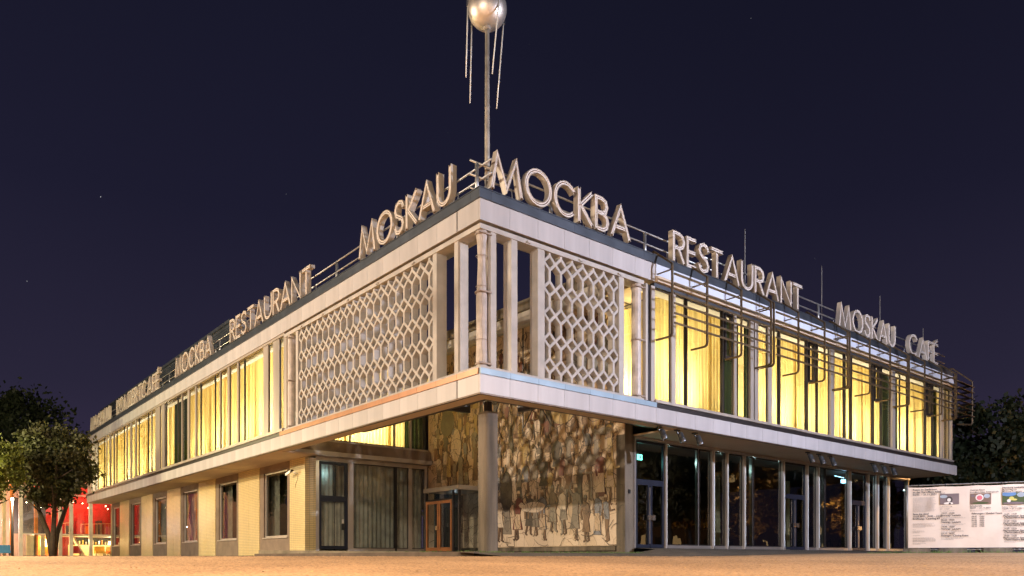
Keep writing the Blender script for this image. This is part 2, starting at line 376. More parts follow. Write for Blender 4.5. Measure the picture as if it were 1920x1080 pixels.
ii = (np.arange(nr - 1)[:, None] * nc + np.arange(nc - 1)[None]).reshape(-1)
fc = np.stack([ii, ii + 1, ii + nc + 1, ii + nc], -1).astype('i')
me = bpy.data.meshes.new('plaza_gravel'); me.vertices.add(len(co_)); me.vertices.foreach_set('co', co_.ravel())
me.loops.add(fc.size); me.loops.foreach_set('vertex_index', fc.ravel()); me.polygons.add(len(fc)); me.polygons.foreach_set('loop_start', np.arange(0, fc.size, 4, dtype='i'))
me.polygons.foreach_set('loop_total', np.full(len(fc), 4, 'i')); me.materials.append(M['plaza']); me.update(); me.validate()
tag(put(me, 'plaza_gravel'), kind='structure')
# dark asphalt apron in front of the right front, ramping up to the glass
mb = MB(); px_ = [-.6 + i * 1.0 for i in range(37)]
for x in px_:
    z0 = ground_z(x, -2.6) + .006; top = -.03 if x > 7.6 else -.235
    tp = -.235 + .205 * ss(6.2, 8.2, x)
    y1 = 2.25 if x > 7.6 else .35
    for k in range(7):
        y = -2.6 + (y1 + 2.6) * k / 6; mb.v.append((x, y, z0 + (tp - z0) * ss(0, 1, k / 6) ** 1.2 + .004 * k))
for i in range(len(px_) - 1):
    for k in range(6): a = i * 7 + k; mb.face((a, a + 7, a + 8, a + 1))
tag(mb.build('asphalt_apron', M['asphalt'], smooth=True, fix=False), kind='structure')
mb = MB(); mb.quad((-.25, -.1, -.23), (7.9, -.1, -.23), (7.9, 14.6, -.05), (-.25, 14.6, -.05)); mb.quad((-.25, -.1, -.23), (-.25, 14.6, -.05), (-.25, 14.6, -.6), (-.25, -.1, -.6)); mb.quad((-.25, -.1, -.23), (7.9, -.1, -.23), (7.9, -.1, -.6), (-.25, -.1, -.6))
tag(mb.build('court_paving', M['slab'], fix=False), kind='structure')
mb = MB().box(-.45, 1.9, 14.6, 56, -.6, -.285); tag(mb.build('wall_foot_path', M['slab']), kind='structure')
mb = MB(); mb.box(-.6, -.45, 14.6, 56, -.6, -.272); mb.box(-.42, -.25, -.3, 14.6, -.6, -.20)
tag(mb.build('kerb', M['kerb']), kind='structure')

# ---------------------------------------------------------------- the cafe building
B = empty('cafe_building', (0, 0, 0), 'two storey modernist cafe with lit yellow upper windows and lattice screens', 'building')
XE, YE = 30.5, 51.1           # ends of the two fronts
# --- fascia (roof edge) and band (floor edge), one metre panels
def panels(z0, z1, name):
    me = MB().box(.004, .996, 0, .05, z0, z1).data(name, M['panel'])
    me2 = MB().box(0, .05, .004, .996, z0, z1).data(name, M['panel'])
    x = 0.
    while x < XE - .05:
        if z0 > 8 and x > 6.9: break
        o = put(me, name, B, (x, 0, 0)); x += 1
    y = 0.06
    while y < YE - .05:
        put(me2, name, B, (0, y - (.06 if y > .1 else 0.008), 0)); y += 1
panels(3.93, 4.41, 'band_panel'); panels(8.405, 8.955, 'fascia_panel')
def bld(mb_, name, m, label=None, **k):
    o = mb_.build(name, m, B, **k)
    if label: o['label'] = label
    return o
# backing beams, rings and floor / roof slabs
mb = MB()
mb.box(.055, XE, .055, .5, 3.96, 4.40); mb.box(.055, .5, .5, YE, 3.96, 4.40)
bld(mb, 'edge_beam', M['under'])
mb = MB()
mb.box(.055, XE, .055, .9, 8.42, 8.94); mb.box(.055, .9, .9, YE, 8.42, 8.94)
bld(mb, 'roof_beam', M['concrete_w'])
# underside rim seen from below
mb = MB(); mb.box(.012, XE, .012, .10, 3.895, 3.93); mb.box(.012, .10, .10, YE, 3.895, 3.93)
bld(mb, 'drip_edge', M['under'])
mb = MB(); mb.box(.1, .62, .1, .62, 3.925, 3.955); mb.box(.62, 8.3, .1, .62, 3.925, 3.955); mb.box(.1, .62, .62, 13.6, 3.925, 3.955)
bld(mb, 'ring_soffit', M['soffit'])
mb = MB(); mb.box(.75, .87, .75, 7.8, 3.965, 4.3); mb.box(.87, 7.8, .75, .87, 3.965, 4.3); mb.box(.75, 1.6, 2.6, 2.75, 3.97, 4.3); mb.box(2.6, 2.75, .87, 1.6, 3.97, 4.3)
bld(mb, 'steel_beam', M['dark_frame'])
# coping (dark), in three metre lengths
me = MB().box(.003, 2.997, -.05, .35, 8.96, 9.2).data('coping', M['coping'])
me2 = MB().box(-.05, .35, .003, 2.997, 8.96, 9.2).data('coping', M['coping'])
for i in range(10): put(me, 'coping', B, (.35 + 3 * i if i else .35, 0, 0))
for i in range(17): put(me2, 'coping', B, (0, .35 + 3 * i - (.0), 0))
bld(MB().box(-.05, .347, -.05, .347, 8.96, 9.2), 'coping', M['coping'])
mb = MB(); mb.box(-.075, XE, -.075, .1, 9.2, 9.225); mb.box(-.075, .1, .1, YE, 9.2, 9.225)
bld(mb, 'coping_lip', M['coping'])
mb = MB(); mb.box(.35, XE, .35, .45, 8.94, 9.1)
# ledge flashing under screens
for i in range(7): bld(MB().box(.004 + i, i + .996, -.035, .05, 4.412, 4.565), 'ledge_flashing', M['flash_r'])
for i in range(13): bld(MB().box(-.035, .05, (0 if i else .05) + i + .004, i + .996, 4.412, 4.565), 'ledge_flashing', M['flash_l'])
# main volume: floors, roof, inner walls
mb = MB(); mb.box(6.9, XE - .05, .5, 2.1, 4.42, 4.6); mb.box(8.26, XE - .05, 2.1, 13, 4.42, 4.6); mb.box(.5, 8.2, 14.95, YE - .05, 4.42, 4.6); mb.box(8.2, XE - .05, 13, 20, 4.42, 4.6); mb.box(.5, 1.7, 12.6, 14.6, 4.42, 4.6)
bld(mb, 'upper_floor', M['room'])
mb = MB(); mb.box(6.9, XE - .05, .9, 2.1, 8.5, 8.62); mb.box(8.26, XE - .05, 2.1, 20, 8.5, 8.62); mb.box(.9, 6.9, 14.7, YE - .05, 8.5, 8.62)
mb.box(6.9, 8, 20, 50, 8.5, 8.62); mb.box(.9, 1.6, 12.4, 14.7, 8.5, 8.62)
bld(mb, 'ceiling', M['room'])
mb = MB(); mb.box(8.26, XE - .1, .9, 50, 8.7, 8.85); mb.box(.9, 7.0, 14.7, 50, 8.7, 8.85)
bld(mb, 'roof', M['coping'])
mb = MB(); mb.box(8.25, XE - .3, 4.6, 4.75, 4.6, 8.5); mb.box(4.6, 4.75, 17.6, YE - .3, 4.6, 8.5); mb.box(1.8, 7.8, 17.4, 17.55, 4.6, 8.5)
bld(mb, 'inner_wall', M['room'])
# soffits of the overhangs
mb = MB(); mb.box(8.3, XE, .1, 2.2, 3.9, 3.955); bld(mb, 'soffit', M['soffit'])
mb = MB(); mb.box(.1, 1.75, 13.6, YE, 3.9, 3.955); bld(mb, 'soffit', M['soffit'])
for y in (21.0, 27.4, 33.7, 40.1): bld(MB().box(.11, 1.7, y, y + .02, 3.896, 3.9), 'soffit_joint', M['dark_frame'])
# --- concrete column at the open corner
mb = MB(); ring = []
for k in range(20):
    a = 2 * math.pi * k / 20; c, s = math.cos(a), math.sin(a); p = .45
    ring.append((1.13 + .232 * abs(c) ** p * (1 if c > 0 else -1) * .98, 1.13 + .232 * abs(s) ** p * (1 if s > 0 else -1) * .98))
# turned forty five degrees it reads as one face; keep the rounded plan
for z in (-.24, 1.27, 1.29, 3.7): mb.v += [(x, y, z) for x, y in ring]
for j in range(3):
    for k in range(20): a = j * 20 + k; b = j * 20 + (k + 1) % 20; mb.face((a, b, b + 20, a + 20))
mb.face(tuple(range(60, 80)))
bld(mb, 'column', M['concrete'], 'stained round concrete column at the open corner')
bld(MB().box(1.05, 1.21, 1.05, 1.21, 3.7, 4.0), 'column_neck', M['dark_frame'])
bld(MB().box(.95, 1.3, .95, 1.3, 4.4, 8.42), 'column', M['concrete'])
# --- loggia posts and beams (pale cast concrete)
def post_r(x0, x1, d=.34, y=.06): bld(MB().box(x0, x1, y, y + d, 4.64, 8.2), 'loggia_post', M['concrete_w'])
def post_l(y0, y1, d=.34, x=.06): bld(MB().box(x, x + d, y0, y1, 4.64, 8.2), 'loggia_post', M['concrete_w'])
post_r(.40, .58); post_r(1.1, 1.31); post_r(2.05, 2.30); post_r(5.34, 5.56)
post_l(1.06, 1.24); post_l(2.1, 2.30); post_l(11.46, 11.66)
mb = MB(); mb.box(.03, 6.45, .03, .38, 8.2, 8.33); bld(mb, 'lintel', M['concrete_w'])
mb = MB(); mb.box(.03, .38, .38, 12.7, 8.2, 8.33); bld(mb, 'lintel', M['concrete_w'])
mb = MB(); mb.box(.02, 6.45, .02, .42, 4.566, 4.64); bld(mb, 'sill_beam', M['concrete_w'])
mb = MB(); mb.box(.02, .42, .42, 12.7, 4.566, 4.64); bld(mb, 'sill_beam', M['concrete_w'])
for x in (1.6, 3.6, 5.25): bld(MB().box(x, x + .12, -.02, .03, 8.22, 8.27), 'bracket_clip', M['concrete_w'])
for y in (3.2, 5.3, 7.3, 9.2, 11.0): bld(MB().box(-.02, .03, y, y + .12, 8.22, 8.27), 'bracket_clip', M['concrete_w'])
# --- lattice screens
def lattice(name, p, ncol, nrow, v, zc0, fn, depth, h=.2, wd=.08):
    e = wd / 2 * math.sqrt(1 + (2 * h / p) ** 2)
    y1 = h * (1 - wd / p) + e; y2 = e; hd = h - e; hx = hd * p / (2 * h)
    a = wd / 2
    outer = [(a, v / 2), (a, y1), (p / 2, y2), (p / 2, -y2), (a, -y1), (a, -v / 2), (-a, -v / 2), (-a, -y1), (-p / 2, -y2), (-p / 2, y2), (-a, y1), (-a, v / 2)]
    hole = [(0, hd), (hx, 0), (0, -hd), (-hx, 0)]
    pts = outer + hole
    tris = tessellate_polygon([[Vector((*q, 0)) for q in outer], [Vector((*q, 0)) for q in hole]])
    mb = MB()
    walls = [(0, 1), (1, 2), (3, 4), (4, 5), (6, 7), (7, 8), (9, 10), (10, 11), (12, 13), (13, 14), (14, 15), (15, 12)]
    for c in range(ncol):
        for r in range(nrow):
            u0 = (c + .5) * p; v0 = zc0 + r * v; n = len(mb.v)
            q = list(pts)
            if r == 0: q = [(x, max(y, -(zc0 - 4.64))) if y <= -v / 2 + 1e-6 else (x, y) for x, y in q]
            if r == nrow - 1: q = [(x, min(8.2 - v0, v)) if y >= v / 2 - 1e-6 else (x, y) for x, y in q]
            for d in (0, depth): mb.v += [tuple(fn(u0 + x, v0 + y, d)) for x, y in q]
            for t in tris: mb.face((n + t[0], n + t[1], n + t[2])); mb.face((n + 16 + t[2], n + 16 + t[1], n + 16 + t[0]))
            W = list(walls)
            if c == 0: W.append((8, 9))
            if c == ncol - 1: W.append((2, 3))
            for i, j in W: mb.face((n + i, n + j, n + 16 + j, n + 16 + i))
    return bld(mb, name, M['concrete_w'])
z0r = 5.03; V = .7225
lattice('lattice_screen', .4343, 4, 5, V, z0r, lambda u, v, d: (2.303 + u, .09 + d, v), .2)
lattice('lattice_screen', .4343, 3, 5, V, z0r, lambda u, v, d: (2.309 + 4 * .4343 + u, .09 + d, v), .2)
for k in range(5):
    lattice('lattice_screen', .4578, 4, 5, V, z0r, lambda u, v, d, k=k: (.09 + d, 2.303 + k * 4 * .4582 + u, v), .2)
# --- plastic wrapped pilasters with straps
def wrapped(cx, cy, straps):
    mb = MB(); n = 12
    prof = [(.15, 4.64), (.15, 4.95), (.14, 5.4), (.145, 6.2), (.145, 6.55), (.13, 6.6), (.12, 6.9), (.10, 7.4), (.12, 7.9), (.15, 8.1), (.15, 8.2)] if straps > 2 else [(.16, 4.64), (.155, 6.4), (.155, 8.2)]
    mb.lathe((cx, cy, 0), prof, n)
    o = bld(mb, 'wrapped_pilaster', M['wrap'], 'pilaster wrapped in dusty plastic with straps')
    for z in ([4.72, 6.6, 8.12] if straps > 2 else [4.7, 6.45, 8.1]):
        mb = MB(); mb.lathe((cx, cy, z), [(.165, -.025), (.18, -.02), (.18, .02), (.165, .025)], n); mb.box(cx - .22, cx + .2, cy - .19, cy - .16, z - .02, z + .02)
        mb.build('strap', M['rope'], o)
    mb = MB()
    if straps > 2:
        for z in (5.35, 6.75, 7.55): mb.lathe((cx, cy, z), [(.155, -.008), (.158, .008)], n)
        pts = [(cx - .1 + .02 * math.sin(k * 1.7), cy - .16, 4.75 + .16 * k) for k in range(22)]; mb.tube(pts, .007, 4)
        pts = [(cx + .12 + .01 * math.sin(k * 1.3), cy - .15, 4.75 + .16 * k) for k in range(22)]; mb.tube(pts, .007, 4)
        mb.build('cord', M['rope'], o)
wrapped(.22, .22, 3); wrapped(6.28, .2, 2); wrapped(.2, 12.35, 2)

# --- mural wall and glazed court wall
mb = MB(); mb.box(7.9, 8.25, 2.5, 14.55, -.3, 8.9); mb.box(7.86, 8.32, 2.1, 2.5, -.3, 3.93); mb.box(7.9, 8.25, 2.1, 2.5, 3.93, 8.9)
bld(mb, 'mural_wall', M['concrete'])
bld(MB().box(7.70, 8.25, .95, 14.55, 8.9, 9.45), 'mural_wall_frieze', M['concrete_w'])
bld(MB().box(7.55, 8.3, .9, 14.6, 9.45, 9.85), 'mural_wall_coping', M['concrete'])
bld(MB().box(7.82, 7.9, 2.52, 9.6, -.1, .05), 'plinth', M['concrete'])

YB = 14.55
mb = MB(); mb.box(1.75, 8.25, YB, YB + .35, 4.17, 4.6); bld(mb, 'canopy_fascia', M['panel'])
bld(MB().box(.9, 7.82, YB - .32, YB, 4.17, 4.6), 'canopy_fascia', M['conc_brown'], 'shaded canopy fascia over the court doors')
bld(MB().box(.9, 7.84, YB - .42, YB + .02, 3.99, 4.168), 'canopy_edge', M['alu'])
bld(MB().box(1.75, 7.85, YB - .08, YB + .2, 4.602, 4.72), 'sill_beam', M['alu'])
bld(MB().box(1.75, 7.9, YB, YB + .3, 8.3, 9.2), 'parapet', M['panel'])
bld(MB().box(2.19, 7.82, YB - .03, YB + .15, 3.81, 3.985), 'door_head', M['alu'])
bld(MB().box(3.9, 7.82, YB - .02, YB + .12, -.05, .06), 'door_sill', M['alu'])

def curtain_mesh(fn, L, z0, z1, amp=.045, per=.17, seed=0):
    rnd = random.Random(seed); n = max(6, int(L / .04)); mb = MB(); ph = rnd.random() * 6
    prev = None; a = 0
    for i in range(n + 1):
        u = L * i / n; a += rnd.uniform(-.25, .25)
        d = amp * math.sin(u / per * 2 * math.pi + ph + .8 * math.sin(u * 2.3 + ph)) + .012 * math.sin(u * 71)
        for z, k in ((z0, 1.25), (z0 + .33 * (z1 - z0), 1.05), (z0 + .7 * (z1 - z0), .9), (z1, .6)): mb.v.append(fn(u, d * k, z))
    for i in range(n):
        for k in range(3): a = i * 4 + k; mb.face((a, a + 4, a + 5, a + 1))
    return mb

def window(fn, L, z0, z1, kind, seed, gap=.5, fr=.025, gl='glass'):
    """fn(u along, d inward, z). One window: frame with a pane and a curtain behind it."""
    mb = MB()
    def bx(u0, u1, d0, d1, a, b):
        p = [fn(u0, d0, a), fn(u1, d1, b)]
        mb.box(min(p[0][0], p[1][0]), max(p[0][0], p[1][0]), min(p[0][1], p[1][1]), max(p[0][1], p[1][1]), a, b)
    bx(0, L, .012, .05, z0, z0 + fr * 1.3); bx(0, L, .012, .05, z1 - fr * 1.3, z1); bx(0, fr, .012, .05, z0 + fr * 1.3, z1 - fr * 1.3); bx(L - fr, L, .012, .05, z0 + fr * 1.3, z1 - fr * 1.3)
    o = bld(mb, 'window', M['dark_frame'] if kind != 'plain' else M['alu'])
    m2 = MB(); m2.quad(fn(fr, .03, z0 + .04), fn(L - fr, .03, z0 + .04), fn(L - fr, .03, z1 - .04), fn(fr, .03, z1 - .04))
    m2.build('pane', M[gl], o, fix=False)
    ex = .10
    if kind in ('c', 'g', 'm', 'grey'):
        if kind == 'm':
            curtain_mesh(lambda u, d, z: fn(-ex + u, gap + d, z), L * .42, z0, z1, .06, .2, seed).build('curtain', M['curtain_green'], o, smooth=True, fix=False)
            curtain_mesh(lambda u, d, z: fn(L * .42 - ex + u, gap + .05 + d, z), L * .6 + ex, z0, z1 - .02, .045, .17, seed).build('curtain', M['curtain'], o, smooth=True, fix=False)
        else:
            cm = {'c': 'curtain', 'g': 'curtain_green', 'grey': 'curtain_grey'}[kind]
            curtain_mesh(lambda u, d, z: fn(-ex + u, gap + d, z), L + 2 * ex, z0, z1, .045, .17 if kind == 'c' else .23, seed).build('curtain', M[cm], o, smooth=True, fix=False)
    return o
fr_ = lambda x0: (lambda u, d, z: (x0 + u, .10 + d, z))
fl_ = lambda y0: (lambda u, d, z: (.10 + d, y0 + u, z))
ZS, ZH = 4.68, 8.24
# right front windows
RW = [(7.0, 7.82, 'c'), (8.07, 8.60, 'c'), (8.68, 10.62, 'c'), (10.72, 11.32, 'c'), (11.48, 12.28, 'g'), (12.80, 13.48, 'm'), (13.75, 14.23, 'c'), (14.34, 16.22, 'c'),
      (16.34, 17.05, 'c'), (17.11, 18.05, 'c'), (18.37, 19.28, 'c'), (19.38, 19.82, 'c'), (19.94, 21.83, 'c'), (21.94, 22.66, 'c'), (22.72, 23.65, 'c'),
      (23.97, 24.6, 'g'), (24.63, 25.35, 'g'), (25.42, 27.32, 'c'), (27.43, 28.17, 'c'), (28.25, 29.14, 'c'), (29.38, 29.82, 'g'), (29.84, 30.32, 'c')]
for i, (a, b, k) in enumerate(RW): window(fr_(a), b - a, ZS, ZH, k, i)
def mull_r(x0, x1, m='alu', y0=.0, y1=.155): bld(MB().box(x0, x1, y0, y1, 4.6, 8.26), 'mullion', M[m])
for a, b, m, y in [(6.52, 6.62, 'alu', .02), (6.64, 6.78, 'dark_frame', .05), (6.79, 6.98, 'alu', .03), (7.84, 8.05, 'alu', .06), (8.605, 8.675, 'dark_frame', .06), (10.625, 10.715, 'dark_frame', .06), (11.325, 11.475, 'alu', .06),
                 (12.29, 12.50, 'alu', .03), (12.505, 12.56, 'dark_frame', .08), (12.565, 12.79, 'alu', .03), (13.49, 13.74, 'alu', .06), (14.235, 14.335, 'dark_frame', .06), (16.225, 16.335, 'dark_frame', .06), (17.055, 17.105, 'dark_frame', .06),
                 (18.055, 18.365, 'alu', .03), (19.285, 19.375, 'dark_frame', .06), (19.825, 19.935, 'dark_frame', .06), (21.835, 21.935, 'dark_frame', .06), (22.665, 22.715, 'dark_frame', .06), (23.655, 23.965, 'alu', .03),
                 (25.355, 25.415, 'dark_frame', .06), (27.325, 27.425, 'dark_frame', .06), (28.175, 28.245, 'dark_frame', .06), (29.145, 29.375, 'alu', .03), (30.325, 30.48, 'alu', .02)]: mull_r(a, b, m, y)
# small tilting vents
for x in (10.74, 16.36, 21.96, 27.45):
    mb = MB(); W = .44
    for q in ((x, x + W, 8.12, 8.2), (x, x + W, 6.62, 6.72), (x, x + .07, 6.72, 8.12), (x + W - .07, x + W, 6.72, 8.12)): mb.box(q[0], q[1], .02, .14, q[2], q[3])
    bld(mb, 'vent_sash', M['dark_frame'])
bld(MB().box(6.95, XE, -.01, .12, 4.42, 4.55), 'window_sill', M['dark_frame']); bld(MB().box(6.95, XE, -.05, .15, 4.565, 4.655), 'window_sill', M['alu'])
bld(MB().box(6.95, XE, .04, .2, 8.255, 8.385), 'window_head', M['coping'])
# blind box on the right fascia: sheet with bluish light painted in, above a beige strip
for i in range(12):
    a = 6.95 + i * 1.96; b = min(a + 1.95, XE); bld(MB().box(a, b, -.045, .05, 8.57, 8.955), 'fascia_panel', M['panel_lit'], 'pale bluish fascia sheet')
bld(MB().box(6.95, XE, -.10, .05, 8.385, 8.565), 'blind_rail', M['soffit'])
# left front windows
LW = [(12.85, 13.27, 'c'), (13.9, 14.4, 'c'), (14.93, 17.12, 'c')]
LMU = [(12.55, 12.84, 'alu'), (13.28, 13.89, 'alu'), (14.41, 14.92, 'alu')]
for j, b0 in enumerate((17.12, 23.15, 29.25, 35.3, 41.3, 47.4)):
    seg = [(.10, .62), (.95, 1.78), (2.18, 3.02), (3.25, 3.80)]
    if j == 5: seg = [(.1, .75), (1.05, 2.2)]
    if j == 2: seg = [(.10, .25), (.95, 1.2), (2.25, 3.0), (3.2, 3.75)]
    last = b0; seg = [(s0 - (.08 if q else 0), s1 + .08) for q, (s0, s1) in enumerate(seg)]
    for q, (s0, s1) in enumerate(seg):
        LW.append((b0 + s0, b0 + s1, 'c'))
        LMU.append((last + .005, b0 + s0 - .005, 'alu' if q else 'dark_frame')); last = b0 + s1
    if j < 5:
        nb = (23.15, 29.25, 35.3, 41.3, 47.4)[j]
        LW.append((b0 + 3.96, nb, 'g' if j == 1 else 'c')); LMU.append((last + .005, b0 + 3.955, 'dark_frame'))
    else: LMU.append((last + .005, 51.05, 'alu'))
for i, (a, b, k) in enumerate(LW): window(fl_(a), b - a, 4.7, 8.28, k, 100 + i)
for a, b, m in LMU: bld(MB().box(.07 if m == 'alu' else .10, .15, a, b, 4.6, 8.30), 'mullion', M[m])
bld(MB().box(-.01, .12, 12.7, YE, 4.42, 4.55), 'window_sill', M['dark_frame']); bld(MB().box(-.05, .15, 12.7, YE, 4.565, 4.68), 'window_sill', M['alu'])
bld(MB().box(.04, .2, 12.7, YE, 8.31, 8.40), 'window_head', M['alu'])
bld(MB().box(.06, XE, YE - .05, YE, 3.95, 9.0), 'end_wall', M['panel']); bld(MB().box(XE - .03, XE + .02, .06, YE, 3.95, 4.4), 'end_wall', M['panel']); bld(MB().box(XE - .03, XE + .02, .06, YE, 8.3, 8.95), 'end_wall', M['panel']); bld(MB().box(XE - .03, XE + .02, .2, YE, 4.6, 8.3), 'end_wall', M['alu'])
# return windows beside the loggia, and court wall upper windows
window(lambda u, d, z: (7.0 + d, .45 + u, z), 1.6, 4.7, 8.0, 'c', 301, gap=.35)
window(lambda u, d, z: (.45 + u, 13.0 + d, z), 1.3, 4.7, 8.25, 'c', 302, gap=.35)
window(lambda u, d, z: (1.80 + d, 13.05 + u, z), 1.4, 4.75, 8.25, 'c', 303, gap=.3)
for i, (a, b, k) in enumerate([(1.9, 2.45, 'c'), (2.5, 3.82, 'c'), (3.87, 6.05, 'c'), (6.12, 6.88, 'c'), (6.98, 7.8, 'g')]):
    window(lambda u, d, z, a=a: (a + u, YB + .04 + d, z), b - a, 4.74, 8.25, k, 320 + i)
for a, b in ((3.825, 3.865), (6.055, 6.115), (6.885, 6.975), (2.455, 2.495)): bld(MB().box(a, b, YB, YB + .14, 4.73, 8.28), 'mullion', M['alu'])

# --- court wall, ground level: navy door and curtained glass
d = bld(MB().box(2.34, 3.70, YB - .01, YB + .07, 2.07, 2.32).box(2.34, 2.46, YB - .01, YB + .07, .02, 2.07).box(3.56, 3.70, YB - .01, YB + .07, .02, 2.07).box(2.46, 3.56, YB - .01, YB + .07, .02, .16)
        .box(2.34, 2.46, YB - .01, YB + .07, 2.32, 3.78).box(3.56, 3.70, YB - .01, YB + .07, 2.32, 3.78).box(2.46, 3.56, YB - .01, YB + .07, 3.66, 3.78), 'door', M['navy_frame'], 'navy framed glass door with a fanlight')
m2 = MB(); m2.quad((2.46, YB + .03, .16), (3.56, YB + .03, .16), (3.56, YB + .03, 2.07), (2.46, YB + .03, 2.07)); m2.quad((2.46, YB + .03, 2.32), (3.56, YB + .03, 2.32), (3.56, YB + .03, 3.66), (2.46, YB + .03, 3.66)); m2.build('pane', M['glass'], d, fix=False)
MB().box(3.40, 3.52, YB - .07, YB - .011, .85, 1.12).build('handle', M['black'], d); MB().box(3.42, 3.5, YB - .03, YB - .012, 1.15, 1.32).build('lock_plate', M['white'], d)
curtain_mesh(lambda u, dd, z: (2.4 + u, YB + .3 + dd, z), 1.4, 0, 2.06, .03, .2, 61).build('curtain', M['curtain_grey'], d, smooth=True, fix=False)
curtain_mesh(lambda u, dd, z: (2.4 + u, YB + .42 + dd, z), 1.4, 2.06, 3.75, .03, .2, 62).build('curtain', M['curtain_grey'], d, smooth=True, fix=False)
for a, b, k in ((3.97, 6.07, 'grey'), (6.17, 6.79, 'grey'), (6.99, 7.68, 'grey')):
    window(lambda u, dd, z, a=a: (a + u, YB + dd, z), b - a, .06, 3.81, k, int(a * 7), gap=.35)
for a, b, m in ((3.705, 3.965, 'alu'), (6.075, 6.165, 'dark_frame'), (6.795, 6.985, 'alu'), (7.685, 7.82, 'alu')): bld(MB().box(a, b, YB - .03, YB + .12, -.05, 3.80), 'mullion', M[m])
bld(MB().box(2.19, 2.335, YB - .05, YB + .12, -.1, 3.80), 'door_jamb', M['alu_bright'])
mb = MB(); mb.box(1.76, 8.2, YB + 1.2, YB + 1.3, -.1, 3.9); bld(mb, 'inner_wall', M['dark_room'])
# --- left ground wall: yellow tile with concrete window bays
bld(MB().box(1.75, 2.185, YB - .05, YB + .3, -.3, 3.9), 'tile_pier', M['tile'])
WIN = [(16.44, 19.12), (22.77, 25.44), (29.15, 31.8), (35.5, 38.1), (41.9, 44.6), (48.3, 50.4)]
last = YB - .05
segs = []
for a, b in WIN:
    segs.append((last, a - .36)); last = b + .50
segs.append((last, YE))
for k, (a, b) in enumerate(segs):
    if k == 0: bld(MB().box(1.70, 1.75, a, b, -.3, 3.9), 'tile_wall', M['tile'])
    else:
        mid = (a + b) / 2; bld(MB().box(1.70, 1.80, a, mid - .008, -.3, 3.9), 'tile_wall', M['tile']); bld(MB().box(1.70, 1.80, mid + .008, b, -.3, 3.9), 'tile_wall', M['tile'])
for i, (a, b) in enumerate(WIN):
    s0, s1 = a - .355, b + .495
    mb = MB(); mb.box(1.73, 2.0, s0, s1, -.3, .52); mb.box(1.73, 2.0, s0, s1, 3.58, 3.9); mb.box(1.73, 2.0, s0, a - .02, .52, 3.58); mb.box(1.73, 2.0, b + .02, s1, .52, 3.58)
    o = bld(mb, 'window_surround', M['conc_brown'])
    MB().box(1.68, 1.95, a - .1, b + .1, .525, .575).build('sill', M['alu'], o)
    mb = MB()
    for q in ((a, b, .58, .65), (a, b, 3.50, 3.575), (a, a + .07, .65, 3.50), (b - .07, b, .65, 3.50)): mb.box(1.80, 1.88, q[0], q[1], q[2], q[3])
    f = bld(mb, 'window', M['alu'])
    m2 = MB(); m2.quad((1.84, a + .07, .65), (1.84, b - .07, .65), (1.84, b - .07, 3.5), (1.84, a + .07, 3.5)); m2.build('pane', M['glass_dark'], f, fix=False)
    curtain_mesh(lambda u, dd, z: (2.25 + dd, a - .3 + u, z), (b - a) * .5, .3, 3.6, .05, .25, i).build('curtain', M['curtain_grey'], f, smooth=True, fix=False)
    curtain_mesh(lambda u, dd, z: (2.25 + dd, a + (b - a) * .78 + u, z), (b - a) * .4, .3, 3.6, .05, .25, i + 9).build('curtain', M['curtain_grey'], f, smooth=True, fix=False)
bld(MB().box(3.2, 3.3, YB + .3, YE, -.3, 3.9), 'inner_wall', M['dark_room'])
bld(MB().box(1.7, 12, YE - .1, YE, -.3, 3.9), 'end_wall', M['tile'])

# --- right ground floor shopfront
YG = 2.1
bld(MB().box(8.325, 30.35, YG - .05, YG + .12, 3.80, 3.895), 'shopfront_head', M['alu_bright'])
bld(MB().box(8.325, 8.40, YG - .03, YG + .1, -.04, 3.795), 'door_jamb', M['alu_bright'])
FIN = [(9.97, 10.19), (13.72, 13.98), (17.78, 18.1), (19.72, 20.05), (23.62, 24.0), (25.42, 25.85), (30.05, 30.3)]
FIN2 = [(12.78, 13.12), (14.90, 15.22), (20.70, 21.08), (26.45, 26.92), (27.62, 28.12)]
for a, b in FIN + [(p, q - .05) for p, q in FIN2]:
    m_ = a + (b - a) * .42  # split into a plain half and a half with cyan light in its colour
    bld(MB().box(a, m_ - .003, YG - .07, YG + .10, -.02, 3.795), 'mullion', M['alu']); bld(MB().box(m_, b - .07, YG - .03, YG + .12, -.02, 3.795), 'mullion', M['alu_fin'])
for a in (12.05, 15.66, 21.48): bld(MB().box(a, a + .08, YG + .06, YG + .2, -.02, 3.795), 'glass_fin', M['alu_bright'])
bld(MB().box(10.0, 13.95, YG - .03, YG + .1, -.02, .1), 'shopfront_sill', M['alu_bright']); bld(MB().box(14.0, 18.1, YG - .03, YG + .1, -.02, .1), 'shopfront_sill', M['alu_bright']); bld(MB().box(20.05, 24.0, YG - .03, YG + .1, -.02, .1), 'shopfront_sill', M['alu_bright']); bld(MB().box(25.85, 30.3, YG - .03, YG + .1, -.02, .1), 'shopfront_sill', M['alu_bright'])
edges = [10.07, 12.05, 12.78, 13.75, 14.9, 15.66, 17.8]
bays = [(10.1, 12.0), (12.1, 12.78), (12.97, 13.72), (13.9, 14.9), (15.08, 15.66), (15.75, 17.78), (20.0, 20.7), (20.95, 21.48), (21.57, 23.62), (25.75, 26.45), (26.8, 27.62), (27.98, 30.05)]
for a, b in bays:
    f = bld(MB().box(a, b, YG + .02, YG + .06, 3.74, 3.79).box(a, b, YG + .02, YG + .06, .1, .14).box(a, a + .02, YG + .02, YG + .06, .14, 3.74).box(b - .02, b, YG + .02, YG + .06, .14, 3.74), 'window', M['dark_frame'])
    m2 = MB(); m2.quad((a, YG + .04, .12), (b, YG + .04, .12), (b, YG + .04, 3.76), (a, YG + .04, 3.76)); m2.build('pane', M['glass_dark'], f, fix=False)
